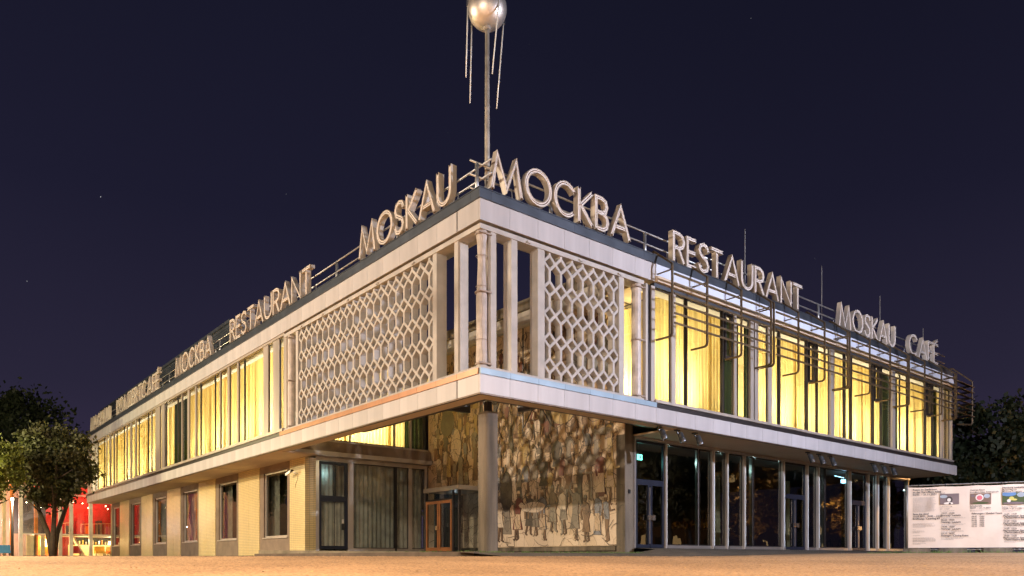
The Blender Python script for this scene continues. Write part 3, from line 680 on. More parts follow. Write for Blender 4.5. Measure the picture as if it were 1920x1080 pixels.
# double doors with fanlights
for k, (a, b, lab) in enumerate([(8.42, 9.95, 'dark double glass door nearest the mosaic'), (18.02, 19.72, 'dark double glass door in the middle of the shopfront'), (23.92, 25.42, 'dark double glass door farthest from the mosaic')]):
    c = (a + b) / 2; mb = MB()
    tz = 2.22
    for q in ((a, b, tz, tz + .2), (a, a + .09, 0, tz), (b - .09, b, 0, tz), (c - .12, c - .012, .12, tz), (c + .012, c + .12, .12, tz), (a + .09, c - .012, 0, .12), (c + .012, b - .09, 0, .12), (a, a + .05, tz + .2, 3.79), (b - .05, b, tz + .2, 3.79), (a + .05, b - .05, 3.70, 3.79)):
        mb.box(q[0], q[1], YG - .01, YG + .07, q[2], q[3])
    o = bld(mb, 'double_door', M['navy_frame'], lab)
    m2 = MB()
    for q in ((a + .09, c - .12, .12, tz), (c + .12, b - .09, .12, tz), (a + .05, b - .05, tz + .2, 3.70)): m2.quad((q[0], YG + .03, q[2]), (q[1], YG + .03, q[2]), (q[1], YG + .03, q[3]), (q[0], YG + .03, q[3]))
    m2.build('pane', M['glass_dark'], o, fix=False)
    for s in (-1, 1): MB().box(c + (.02 if s > 0 else -.20), c + (.20 if s > 0 else -.02), YG - .09, YG - .045, .98, 1.16).build('handle', M['steel'], o)
    MB().box(c - .075, c - .055, YG - .06, YG - .03, .15, 2.15).build('pull_bar', M['alu_bright'], o)
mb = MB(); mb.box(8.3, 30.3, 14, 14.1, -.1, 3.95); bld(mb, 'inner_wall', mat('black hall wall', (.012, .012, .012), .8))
bld(MB().box(8.3, 30.3, YG + .2, 14, -.10, -.035), 'ground_floor', mat('dark stone floor', (.05, .045, .04), .35))
bld(MB().box(8.3, 30.3, YG + .3, 14, 3.9, 3.95), 'ceiling', M['dark_room'])
bld(MB().box(30.25, 30.35, YG + .2, 14, -.1, 3.9), 'end_wall', M['glass_dark'])
for x, y in ((13.5, 7), (20, 7), (26.5, 7)): bld(MB().box(x, x + .35, y, y + .35, 0, 3.9), 'inner_column', M['room'])
for x, y in ((31.2, 6.), (31.6, 9.)): bld(MB().box(x, x + .3, y, y + .3, -.2, 3.92), 'rear_column', M['alu_fin'])
# exit sign and inner lamp
E1 = mat('green exit sign face', (.2, .8, .7), .4, emit=(.25, 1., .85), es=5.)
E2 = mat('blue white tube', (.6, .8, 1), .4, emit=(.35, .75, 1.), es=7.)
o = empty('exit_sign', (9.3, 2.75, 3.3), 'lit green exit sign hanging inside the glass beside the mosaic pier', 'sign')
MB().box(9.05, 9.5, 2.73, 2.77, 3.22, 3.42).build('sign_face', E1, o); MB().tube([(9.3, 2.75, 3.42), (9.3, 2.75, 3.9)], .01, 5).build('rod', M['steel'], o)
m2 = MB(); m2.box(9.11, 9.2, 2.72, 2.728, 3.26, 3.38).box(9.35, 9.42, 2.72, 2.728, 3.27, 3.37); m2.build('pictogram', M['white'], o)
o = empty('ceiling_lamp', (25.4, 3.2, 3.6), 'bluish lit lamp inside the glass hall near the far doors', 'lamp')
MB().box(25.3, 25.55, 3.15, 3.3, 3.42, 3.6).build('lamp_head', E2, o); MB().tube([(24.5, 3.2, 3.72), (25.4, 3.2, 3.68)], .02, 6).build('tube', E2, o)
MB().tube([(25.4, 3.22, 3.6), (25.4, 3.22, 3.9)], .015, 5).build('rod', M['steel'], o)
lamp('exit_light', (9.3, 2.6, 3.1), 9, (.25, 1, .85), .15)
lamp('hall_light', (25.4, 3.0, 3.2), 16, (.35, .75, 1), .2)
for hx in (11.2, 14.5, 16.9, 19.0, 22.4, 25.2, 28.9): lamp('hall_light', (hx, 2.9, 3.4), 7, (.6, .95, .9), .05)  # small lights added close behind the glass to brighten the mullion fins
lamp('stair_light', (2.75, YB + .2, 3.3), 5, (.55, .9, 1), .08)

# --- curtain lamps: wall lamps standing behind the curtains
WARM = (1, .86, .58)
for x, p in ((7.6, 50), (9.5, 170), (11.9, 20), (13.6, 60), (15.4, 170), (17.4, 90), (19.0, 60), (20.9, 170), (22.9, 110), (26.2, 170), (28.2, 120), (30.0, 50)):
    lamp('curtain_lamp', (x, 1.75, 5.35), p * 2.8, WARM, .28)
for y, p in ((13.3, 50), (15.9, 170), (18.4, 110), (20.2, 70), (22.0, 170), (24.6, 110), (26.3, 60), (31.5, 110), (34.2, 170), (36.6, 90), (38.5, 90), (40.3, 170), (42.6, 90), (44.6, 90), (46.3, 170), (49, 120)):
    lamp('curtain_lamp', (1.75 if y > 15 else 1.3, y, 5.35), p * 3.4, WARM, .28)
for x, p in ((3.2, 130), (5.0, 170), (6.6, 60)): lamp('curtain_lamp', (x, YB + 1.7, 5.6), p * 2.6, WARM, .28)
lamp('curtain_lamp', (7.9, 1.3, 6.2), 40, WARM, .2)
# ceiling lamps that give the even glow
for x in (9, 14, 19, 24, 28.5): lamp('ceiling_light', (x, 2.4, 8.45), 85, (1, .74, .28), kind='AREA', size=4, sizey=1.2)
for y in (17, 22, 27.5, 33, 38.5, 44, 48.8): lamp('ceiling_light', (2.5, y, 8.45), 85, (1, .74, .28), kind='AREA', size=1.2, sizey=4)
lamp('ceiling_light', (4.8, 16.2, 8.45), 70, (1, .74, .28), kind='AREA', size=4, sizey=1)

# ---------------------------------------------------------------- mosaic mural (a plain generic crowd of stone figures)
MU = empty('mosaic_mural', (7.88, 8, .07), 'large tan stone mosaic wall picture of a crowd behind the corner column', 'mural')
mb = MB().box(7.865, 7.9, 2.12, YB - .05, .07, 8.88); mb.build('mosaic_field', MOS['ground'], MU)
mf = lambda u, v, d: (7.865 - d, u, v)
rm = random.Random(21)
def blob(cx, cz, w_, h_, n=11, jit=.16, top=.55):
    p = []
    for k in range(n):
        a = 2 * math.pi * k / n; r = 1 + rm.uniform(-jit, jit); s = math.sin(a)
        ww = w_ * (1 - (1 - top) * max(0, s))
        p.append((cx + ww * math.cos(a) * r, cz + h_ * s * r))
    return p
def grow(p, g):
    cx = sum(q[0] for q in p) / len(p); cz = sum(q[1] for q in p) / len(p); o = []
    for u, v in p:
        l = math.hypot(u - cx, v - cz) or 1; o.append((u + (u - cx) / l * g, v + (v - cz) / l * g))
    return o
LAY = [0]
def nextd(): LAY[0] += 1; return .0045 + .00002 * LAY[0]
def clampp(p): return [(min(max(u, 2.16), YB - .1), min(max(v, .1), 8.84)) for u, v in p]
def piece(mb, p, mi, d=0, g=.011):
    p = clampp(p); d = nextd()
    mb.cur = 0; mb.prism(clampp(grow(p, g)), mf, .0, d); mb.cur = mi; mb.prism(p, mf, .0, d + .0035)
def limb(mb, pts, w0, w1, mi):
    n = len(pts); L_, R_ = [], []
    for i in range(n):
        a = pts[max(i - 1, 0)]; b = pts[min(i + 1, n - 1)]; dx, dy = b[0] - a[0], b[1] - a[1]; l = math.hypot(dx, dy) or 1; w_ = w0 + (w1 - w0) * i / (n - 1)
        L_.append((pts[i][0] - dy / l * w_, pts[i][1] + dx / l * w_)); R_.append((pts[i][0] + dy / l * w_, pts[i][1] - dx / l * w_))
    piece(mb, L_ + R_[::-1], mi)
def figure(u, z, h, cols, name='stone_figure'):
    mb = MB(); c1, c2, c3 = cols; w_ = h * rm.uniform(.085, .115); lean = rm.uniform(-.08, .08) * h; rb_ = rm.choice((.04, .05, .2, .3, .46)); a = rm.choice((-1, 1))
    hip = (u + lean * .5, z + .50 * h); nk = (u + lean, z + .84 * h); step = rm.uniform(.02, .11) * h
    if rb_ > .1:
        for s_ in (-1, 1):
            fx = u + s_ * step; limb(mb, [(hip[0] + s_ * .03 * h, hip[1]), ((hip[0] + fx) / 2 + a * .02 * h, z + .27 * h), (fx, z + .02 * h), (fx + a * .055 * h, z)], .038 * h, .018 * h, 3 if rm.random() < .6 else 2)
    arms = []
    for s_ in (-1, 1):
        k = rm.random(); sx, sz = nk[0] + s_ * w_ * .85, z + .79 * h
        if k < .5: arms.append([(sx, sz), (sx + s_ * .05 * h, z + .62 * h), (sx + s_ * .01 * h, z + .47 * h)])
        elif k < .8: arms.append([(sx, sz), (sx + s_ * .06 * h, z + .64 * h), (sx + s_ * .17 * h, z + .66 * h)])
        else: arms.append([(sx, sz), (sx + s_ * .08 * h, z + .90 * h), (sx + s_ * .03 * h, z + 1.04 * h)])
    limb(mb, arms[0], .028 * h, .017 * h, rm.choice((1, 3)))
    j = lambda q: q * rm.uniform(.85, 1.2)
    body = [(hip[0] - j(w_) * (.8 if rb_ > .4 else 1.25), z + rb_ * h), (hip[0] - w_ * .72, hip[1]), (nk[0] - w_ * .95, z + .76 * h), (nk[0] - w_ * .8, z + .81 * h), (nk[0] - w_ * .25, nk[1]), (nk[0] + w_ * .25, nk[1]),
            (nk[0] + w_ * .8, z + .81 * h), (nk[0] + w_ * .95, z + .76 * h), (hip[0] + w_ * .75, hip[1]), (hip[0] + j(w_) * (.8 if rb_ > .4 else 1.3), z + (rb_ + .01) * h)]
    piece(mb, body, 1)
    if rm.random() < .5: piece(mb, [(hip[0] - w_ * 1.0, z + max(rb_, .12) * h + .02), (hip[0] - w_ * .7, hip[1] + .02), (hip[0] + w_ * .72, hip[1] + .03), (hip[0] + w_ * 1.02, z + max(rb_, .12) * h + .03)], 2)
    limb(mb, arms[1], .028 * h, .017 * h, rm.choice((1, 3)))
    piece(mb, blob(nk[0] + a * .008 * h, z + .905 * h, .046 * h, .062 * h, 9, .05, .95), 3)
    if rm.random() < .5: piece(mb, [(nk[0] - .05 * h, z + .925 * h), (nk[0] - .03 * h, z + .985 * h), (nk[0] + .03 * h, z + .99 * h), (nk[0] + .052 * h, z + .93 * h)], 2)
    return mb.build(name, [MOS['outline'], MOS[c1], MOS[c2], MOS[c3]], MU)
def zone(y, z):
    if z < .2: return rm.choice([('white', 'sand', 'skin'), ('sand', 'white', 'grey'), ('grey', 'dark', 'skin'), ('sand', 'gold', 'brown'), ('white', 'blue', 'skin')]) if y < 6 else rm.choice([('grey', 'dark', 'dark'), ('red', 'sand', 'skin'), ('white', 'grey', 'brown'), ('dark', 'grey', 'dark')])
    if z < 3.6: return rm.choice([('grey', 'dark', 'dark'), ('dark', 'grey', 'skin'), ('brown', 'grey', 'skin'), ('sand', 'white', 'skin'), ('blue', 'sand', 'brown'), ('red', 'sand', 'skin'), ('grey', 'sand', 'skin'), ('white', 'grey', 'skin'), ('gold', 'sand', 'brown'), ('brown', 'sand', 'skin')])
    return rm.choice([('brown', 'sand', 'skin'), ('ochre', 'brown', 'skin'), ('grey', 'brown', 'dark'), ('red', 'dark', 'skin'), ('white', 'brown', 'skin'), ('dark', 'grey', 'skin'), ('blue', 'brown', 'skin'), ('gold', 'brown', 'skin')])
# cream lower field with a wandering upper edge
top_ = [(2.14 + k * .62, 1.0 + .8 * math.sin(k * .9) * math.exp(-((k - 6) / 7) ** 2) + rm.uniform(-.25, .3)) for k in range(20)]
mb = MB(); mb.prism([(2.14, .1)] + [(2.14, top_[0][1])] + top_[1:] + [(YB - .1, 1.2), (YB - .1, .1)], mf, 0, .0035); mb.build('stone_patch', MOS['cream'], MU)
rows = [(7.1, 1.35), (6.2, 1.4), (5.3, 1.4), (4.5, 1.45), (3.7, 1.5), (2.75, 1.6), (1.7, 1.75), (.42, 1.9)]
for z, h in rows:
    y = 2.6 + rm.uniform(0, .5)
    while y < YB - .6:
        if not (z < 2.2 and y > 9.4): figure(y, z + rm.uniform(-.2, .25), h * rm.uniform(.85, 1.15), zone(y, z))
        y += rm.uniform(.38, .66) * (1.15 if z < .8 else 1)
# big sheaf, seated shapes and animals as plain ovals with legs
def beast(u, z, L_, col):
    d = 0; mb = MB()
    for k in (-.75, -.5, .45, .72): piece(mb, [(u + k * L_ - .045, z), (u + k * L_ + .045, z), (u + k * L_ + .06, z + .5 * L_), (u + k * L_ - .06, z + .5 * L_)], 2, d)
    piece(mb, blob(u, z + .62 * L_, L_, .30 * L_, 13, .07, .9), 1, d + .005); piece(mb, blob(u + L_ * 1.05, z + .80 * L_, .26 * L_, .16 * L_, 8, .1), 1, d + .009)
    mb.build('stone_animal', [MOS['outline'], MOS[col], MOS['brown']], MU)
beast(6.9, 1.2, .7, 'white'); beast(3.1, 3.9, .42, 'grey')
mb = MB()
for k in range(620):
    u, v = rm.uniform(2.3, YB - .4), .3 + 8.3 * rm.random() ** 1.1; a = rm.uniform(0, 6.28); cv = rm.uniform(-2.2, 2.2); p = []; w0 = rm.uniform(.005, .012)
    for q in range(rm.randint(4, 9)):
        p.append((u, v)); u += .11 * math.cos(a); v += .11 * math.sin(a); a += cv * .16 + rm.uniform(-.2, .2)
    for q in range(len(p) - 1):
        (a0, b0), (a1, b1) = clampp([p[q], p[q + 1]]); dx, dy = a1 - a0, b1 - b0; l = math.hypot(dx, dy) or 1; nx_, ny_ = -dy / l * w0, dx / l * w0
        mb.quad(mf(a0 + nx_, b0 + ny_, .034), mf(a1 + nx_, b1 + ny_, .034), mf(a1 - nx_, b1 - ny_, .034), mf(a0 - nx_, b0 - ny_, .034))
tag(mb.build('incised_line', MOS['outline'], MU, fix=False), kind='stuff')
for u, z, a, b, c in ((5.2, 5.2, .62, .5, 'gold'), (4.0, 3.2, .5, .3, 'grey'), (8.6, 2.4, .42, .85, 'dark'), (12.9, 5.8, .55, .6, 'dark'), (12.2, 4.7, .4, .75, 'white'), (3.2, 6.8, .4, .9, 'blue'), (4.3, 6.9, .35, .8, 'blue')):
    mb = MB(); piece(mb, blob(u, z, a, b, 14, .08, .8), 1, .05 + rm.random() * .006); mb.build('stone_patch', [MOS['outline'], MOS[c]], MU)
for k in range(9):
    y = 2.35 + .16 * k; mb = MB(); piece(mb, [(y - .035, 4.4), (y + .035, 4.4), (y + .03, 6.3), (y - .03, 6.3)], 1, .04); mb.build('stone_strip', [MOS['outline'], MOS['ochre']], MU)
# steel scaffold braces leaning in the upper void
o = empty('steel_brace', (7.4, 6, 4.6), 'dark steel cross bracing standing in front of the upper mosaic', 'bracing')
mb = MB()
mb.tube([(7.3, 6.9, 4.4), (7.3, 6.9, 8.6)], .03, 6); mb.tube([(7.3, 6.0, 6.7), (7.3, 6.9, 6.75)], .03, 6)
mb.build('post', M['dark_frame'], o)
for a, b in (((7.26, 6.9, 4.6), (7.26, 5.2, 6.7)), ((7.22, 5.2, 4.6), (7.22, 6.9, 6.9)), ((7.2, 9.2, 4.4), (7.2, 8.2, 6.0)), ((7.18, 8.0, 4.4), (7.18, 9.4, 6.2))):
    MB().tube([a, b], .022, 6).build('brace', M['dark_frame'], o)

# ---------------------------------------------------------------- entrance box against the mosaic
EB = empty('entrance_box', (6.2, 9.65, -.1), 'glass entrance porch with orange wooden double door in front of the mosaic', 'porch')
x0, y0, y1, zt = 6.2, 9.65, 12.21, 2.45
MB().box(x0 - .06, 7.80, y0 - .06, y1 + .05, zt, zt + .18).build('roof_slab', M['alu'], EB)
mb = MB(); [mb.box(a, b, c, d_, -.14, zt - .002) for a, b, c, d_ in ((x0, x0 + .09, y0, y0 + .09), (x0, x0 + .09, y1 - .09, y1), (7.7, 7.79, y0, y0 + .07), (x0, x0 + .07, y0 + .42, y0 + .50))]; mb.build('corner_post', M['dark_frame'], EB)
MB().box(x0 - .005, x0 + .075, y0 + .5, y1 - .09, 2.07, 2.14).build('transom', M['dark_frame'], EB)
m2 = MB(); m2.quad((x0 + .09, y0 + .04, -.08), (7.7, y0 + .04, -.08), (7.7, y0 + .04, zt), (x0 + .09, y0 + .04, zt)); m2.build('pane', M['glass_dark'], EB, fix=False)
m2 = MB(); m2.quad((x0 + .04, y0 + .5, 2.14), (x0 + .04, y1 - .09, 2.14), (x0 + .04, y1 - .09, zt), (x0 + .04, y0 + .5, zt)); m2.quad((x0 + .04, y0 + .09, -.05), (x0 + .04, y0 + .42, -.05), (x0 + .04, y0 + .42, zt), (x0 + .04, y0 + .09, zt)); m2.build('pane', M['glass_dark'], EB, fix=False)
ym = y0 + .5 + (y1 - .09 - y0 - .5) / 2
for a, b in ((y0 + .51, ym - .01), (ym + .01, y1 - .10)):
    mb = MB(); zt2 = 2.06
    for q in ((a, b, zt2 - .12, zt2), (a, b, -.08, .08), (a, a + .11, .08, zt2 - .12), (b - .11, b, .08, zt2 - .12)): mb.box(x0 - .02, x0 + .05, q[0], q[1], q[2], q[3])
    dd = mb.build('door', M['orange_wood'], EB)
    m2 = MB(); m2.quad((x0 + .02, a + .11, .08), (x0 + .02, b - .11, .08), (x0 + .02, b - .11, zt2 - .12), (x0 + .02, a + .11, zt2 - .12)); m2.build('pane', M['glass'], dd, fix=False)
MB().box(x0 - .08, x0 - .03, ym + .02, ym + .16, .82, 1.0).build('handle', M['brass'], EB)
MB().box(x0 + .1, 7.75, y0 + 1.9, y0 + 2.0, -.1, 2.4).build('back_panel', M['dark_room'], EB)
lamp('porch_light', (6.9, 11.0, 2.3), 3, (.7, .85, 1), .1)

# ---------------------------------------------------------------- roof signs
H_ = 1.02
GL = {
 'M': (1.08, [(0, [(0, 0), (.17, 1), (.5, .06), (.83, 1), (1, 0)])]),
 'O': (.98, [(1, [(.5 + .5 * math.cos(2 * math.pi * k / 22), .5 + .5 * math.sin(2 * math.pi * k / 22)) for k in range(22)])]),
 'C': (.84, [(0, [(.55 + .55 * math.cos(R(a)), .5 + .5 * math.sin(R(a))) for a in range(42, 325, 15)])]),
 'K': (.62, [(0, [(0, 0), (0, 1)]), (0, [(1, 1), (.14, .52), (1, 0)])]),
 'B': (.60, [(0, [(0, 0), (0, 1), (.5, 1), (.8, .94), (.92, .77), (.8, .59), (.45, .53), (.15, .53)]), (0, [(.4, .52), (.62, .52), (.9, .43), (1, .27), (.9, .09), (.6, 0), (.14, 0)])]),
 'A': (.86, [(0, [(0, 0), (.5, 1), (1, 0)]), (0, [(.26, .3), (.74, .3)])]),
 'R': (.60, [(0, [(0, 0), (0, 1), (.55, 1), (.88, .92), (1, .74), (.88, .56), (.5, .48), (.15, .48)]), (0, [(.5, .46), (1, 0)])]),
 'E': (.50, [(0, [(1, 1), (0, 1), (0, 0), (1, 0)]), (0, [(.18, .52), (.95, .52)])]),
 'É': (.50, [(0, [(1, 1), (0, 1), (0, 0), (1, 0)]), (0, [(.18, .52), (.95, .52)]), (0, [(.45, 1.13), (.85, 1.25)])]),
 'S': (.60, [(0, [(.97, .80), (.82, .95), (.5, 1), (.18, .93), (.05, .76), (.18, .60), (.5, .51), (.82, .41), (.97, .24), (.82, .07), (.5, 0), (.18, .05), (.03, .22)])]),
 'T': (.66, [(0, [(0, 1), (1, 1)]), (0, [(.5, .87), (.5, 0)])]),
 'U': (.72, [(0, [(0, 1), (0, .35)] + [(.5 - .5 * math.cos(R(a)), .33 - .33 * math.sin(R(a))) for a in (20, 45, 70, 90, 110, 135, 160)] + [(1, .35), (1, 1)])]),
 'N': (.76, [(0, [(0, 0), (0, 1), (1, 0), (1, 1)])]),
 'Z': (.60, [(0, [(0, 1), (1, 1), (0, 0), (1, 0)])]),
 'F': (.50, [(0, [(1, 1), (0, 1), (0, 0)]), (0, [(.18, .52), (.9, .52)])]),
}
def sweep(mb, pts, closed, prof, fn, ext=0., inner=False):
    P = [Vector(p) for p in pts]; n = len(P); k = len(prof)
    if not closed and ext:
        P[0] = P[0] + (P[0] - P[1]).normalized() * ext; P[-1] = P[-1] + (P[-1] - P[-2]).normalized() * ext
    base = len(mb.v)
    for i in range(n):
        if closed: a = P[i - 1]; b = P[(i + 1) % n]; d1 = (P[i] - a).normalized(); d2 = (b - P[i]).normalized()
        else: d1 = (P[i] - P[i - 1]).normalized() if i else (P[1] - P[0]).normalized(); d2 = (P[i + 1] - P[i]).normalized() if i < n - 1 else d1
        n1 = Vector((-d1.y, d1.x)); n2 = Vector((-d2.y, d2.x)); mm = (n1 + n2)
        if mm.length < 1e-4: mm = n1
        mm.normalize(); sc_ = min(1 / max(.2, mm.dot(n1)), 1.75)
        for o_, d_ in prof:
            q = P[i] + mm * o_ * sc_; mb.v.append(tuple(fn(q.x, q.y, d_)))
    m = n if closed else n - 1
    for i in range(m):
        for j in range(k):
            a = base + i * k + j; b = base + i * k + (j + 1) % k; c = base + ((i + 1) % n) * k
            if inner: mb.cur = 1 if j in (2, 3, 4) else 0
            mb.face((a, b, c + (j + 1) % k, c + j))
    if not closed:
        mb.face(tuple(base + j for j in range(k))[::-1]); mb.face(tuple(base + (n - 1) * k + j for j in range(k)))
hw = .058; D_ = .185
PROF = [(-hw, D_), (-hw, 0), (-hw + .016, 0), (-hw + .02, .05), (hw - .02, .05), (hw - .016, 0), (hw, 0), (hw, D_)]
def word(text, fn, length, label, zb):
    nat = sum(GL[c][0] for c in text); gap = .075
    s = (length - gap * (len(text) - 1)) / nat
    o = empty('roof_sign', fn(0, zb, 0), label, 'sign', None)
    u = 0
    for ch in text:
        W, strokes = GL[ch]; W *= s; mb = MB(); nb = MB()
        for q, (cl, pts) in enumerate(strokes):
            pp = [(u + hw + p[0] * (W - 2 * hw), zb + hw + p[1] * (H_ - 2 * hw)) for p in pts]
            e = .003 * q
            g = lambda a, b, d: fn(a, b, d + e)
            sweep(mb, pp, cl, PROF, g, hw, True)
            for off in (-.026, .026):
                sweep(nb, pp, cl, [(off - .012, .035), (off - .012, .006), (off + .012, .006), (off + .012, .035)], g, hw - .045)
        lt_ = mb.build('letter', [M['letter'], M['letter_in']], o); nb.build('neon_tube', M['neon'], lt_)
        u += W + gap
    # mounting rail with clips
    mb = MB(); a = fn(-.1, zb - .05, .22); b = fn(length + .1, zb - .05, .22); mb.tube([a, b], .022, 6)
    mb.build('mounting_rail', M['galv'], o)
    nn = int(length / .8)
    for k in range(nn + 1):
        mb = MB()
        a = fn(length * k / nn, zb - .06, .22); b = fn(length * k / nn, 9.2, .22); c = fn(length * k / nn, zb + .3, .24); mb.tube([b, c], .014, 5); mb.build('rail_foot', M['galv'], o)
wr = lambda x0: (lambda u, v, d: (x0 + u, -.04 + d, v))
wl = lambda y0: (lambda u, v, d: (-.04 + d, y0 - u, v))
word('MOCKBA', wr(.33), 5.42, 'sign of channel letters reading MOCKBA on the right roof edge next to the mast', 9.31)
word('RESTAURANT', wr(7.78), 7.97, 'sign of channel letters reading RESTAURANT above the bronze awning frame', 9.25)
word('MOSKAU', wr(18.6), 5.25, 'sign of channel letters reading MOSKAU left of the word CAFÉ', 9.25)
word('CAFÉ', wr(25.25), 3.35, 'sign of channel letters reading CAFÉ at the far right roof end', 9.25)
word('MOSKAU', wl(6.5), 5.25, 'sign of channel letters reading MOSKAU on the left roof edge nearest the corner', 9.31)
word('RESTAURANT', wl(18.62), 8.45, 'sign of channel letters reading RESTAURANT on the left roof edge above the lattice end', 9.27)
word('MOCKBA', wl(27.12), 5.95, 'sign of channel letters reading MOCKBA seen edge-on along the left roof', 9.27)
word('KONZERTCAFÉ', wl(40.8), 10.5, 'sign of channel letters reading KONZERTCAFÉ far along the left roof', 9.27)
word('MOSKAU', wl(49.5), 6.4, 'sign of channel letters reading MOSKAU at the far left roof end', 9.27)

# railings behind the signs
def railing(pf, ps, L0, L1, label):
    o = empty('roof_railing', pf(L0, 9.2), label, 'railing', None)
    for z in (9.30, 9.66, 10.02):
        MB().tube([pf(L0, z), pf(L1, z)], .03 if z > 9.4 else .022, 8).build('rail', M['galv'], o, smooth=True)
    for p in ps:
        a = pf(p, 9.1); b = pf(p, 10.0); MB().tube([a, b], .05, 8).build('post', M['galv'], o, smooth=True)
railing(lambda u, z: (u, .30, z), (.12, 2.75, 6.8, 12.1, 17.55, 21.9, 26.23), -.1, 30.2, 'tubular railing along the right roof edge')
railing(lambda u, z: (.30, u, z), (4.6, 8.72, 14.5, 20.88, 30.53 - 1.2, 41.9, 47), -.1, 50.5, 'tubular railing along the left roof edge')
for i, (x, zt) in enumerate(((13.41, 12.2), (19.14, 12.2), (24.55, 12.1), (29.37, 11.5))):
    o = MB().tube([(x, 1., 8.9), (x, 1., zt)], [.022, .012], 6).build('lightning_rod', M['galv'])
    tag(o, ('thin lightning rod behind the word RESTAURANT', 'thin lightning rod between RESTAURANT and MOSKAU', 'thin lightning rod behind the word MOSKAU', 'short lightning rod behind the word CAFÉ')[i], 'lightning rod')
# roof plant room far left
P = empty('plant_room', (1, 21, 8.85), 'long dark slatted plant room on the far left of the roof', 'roof structure')
MB().box(1.0, 14, 21.5, 50.9, 8.86, 11.1).build('wall', M['coping'], P)
for k in range(14): MB().box(.965, .998, 21.5, 50.9, 9.3 + k * .125, 9.36 + k * .125).build('slat', M['coping'], P)
MB().box(.9, 14.1, 21.4, 51.0, 11.1, 11.25).build('roof_edge', M['coping'], P)
for i, (y, h) in enumerate(((24.3, 1.9), (27, 1.5), (30, 1.6), (33, 1.3), (35, 2.0))):
    o = MB().box(5.2, 6.4, y, y + 1.5, 11.25, 12 + h).build('vent_hood', M['coping'], P)
# ---------------------------------------------------------------- sputnik sculpture
S = empty('satellite_sculpture', (.62, .5, 8.9), 'steel satellite sphere with trailing antennae on a tall mast above the corner', 'sculpture')
MB().tube([(.62, .5, 8.86), (.62, .5, 11.5), (.62, .5, 13.95)], [.072, .066, .056], 14).build('mast', M['mast'], S, smooth=True)
cz = 14.40; rs = .525; mb = MB(); n = 40
mb.lathe((.62, .5, cz), [(max(.001, rs * math.sin(math.pi * k / 28)), -rs * math.cos(math.pi * k / 28)) for k in range(29)], n)
sp_ = mb.build('sphere', M['sphere'], S, smooth=True)
mb = MB(); mb.lathe((.62, .5, cz), [(rs * math.cos(R(14)) + .002, rs * math.sin(R(12))), (rs * math.cos(R(14)) + .008, rs * math.sin(R(13))), (rs * math.cos(R(14)) + .002, rs * math.sin(R(14)))], 40); mb.build('seam', M['coping'], sp_)
MB().lathe((.62, .5, cz - rs), [(.06, -.04), (.11, -.02), (.12, .03)], 16).build('collar', M['mast'], S, smooth=True)
cr_ = Vector((RX, LX, 0)); cf_ = Vector((RY, LY, 0))
for k, (a, b, ln) in enumerate(((-.515, -.10, 1.95), (-.43, .30, 2.15), (.335, -.40, 2.05), (.44, .22, 2.35))):
    p = Vector((.62, .5, cz + .05 - (.25 if b > 0 else 0))) + cr_ * a + cf_ * b
    q = p + cr_ * (-.05 if a < 0 else -.19) + Vector((0, 0, -ln))
    o = MB().tube([p, q], [.019, .014], 12).build('antenna', M['white'], S, smooth=True)
    MB().obox(p + Vector((0, 0, .06)), (1, 0, 0), (0, 1, 0), (0, 0, 1), .03, .03, .11).build('antenna_socket', M['steel'], o)

# ---------------------------------------------------------------- bronze awning frame on the right front
A = empty('awning_frame', (18, -.6, 6.5), 'bronze tubular awning frame bolted along the lit right front', 'awning frame')
def bracket(x, yo=-.63, zf=6.55):
    r = .055
    pts = [(x, .22, 9.30), (x, .10, 9.40), (x, yo, 8.80), (x, yo, zf + .1), (x, yo + .03, zf + .03), (x, yo + .1, zf), (x, .0, zf)]
    mb = MB()
    for a, b in zip(pts, pts[1:]):
        a, b = Vector(a), Vector(b); dz = (b - a); L_ = dz.length; az = dz.normalized(); ax = Vector((1, 0, 0)); ay = az.cross(ax)
        mb.obox((a + b) / 2, ax, ay, az, .03, .028, L_ / 2 + .012)
    o = mb.build('bracket', M['awn'], A)
    MB().obox((x, (yo + .0) / 2, 8.63), (1, 0, 0), (0, 1, 0), (0, 0, 1), .018, abs(yo) / 2, .018).build('tie', M['awn'], o)
XB = [7.01, 8.80, 10.72, 12.56, 12.74, 14.4, 16.32, 18.14, 18.32, 20.05, 21.95, 23.68, 23.84, 25.5, 27.4, 29.05, 29.22]
for x in XB: bracket(x)
zr = [8.48, 8.175, 7.87, 7.565, 7.26, 6.955]
for i, z in enumerate(zr):
    for a, b in ((7.05, 8.62), (8.68, 12.5), (12.8, 14.25), (14.32, 18.05), (18.4, 21.75), (21.85, 23.62), (23.9, 27.2), (27.3, 29.0)):
        MB().box(a, b, -.70, -.665, z - .03, z + .03).build('awning_rail', M['awn'], A)
    for x in (8.65, 14.285, 21.8, 27.25): MB().box(x - .06, x + .06, -.71, -.655, z - .045, z - .03).box(x - .06, x + .06, -.71, -.655, z + .03, z + .045).build('flange', M['awn'], A)
    MB().lathe((29.3, -.68, z), [(.03, 0), (.035, .05), (.001, .07)], 8, (1, 0, 0)).build('end_cap', M['steel'], A)
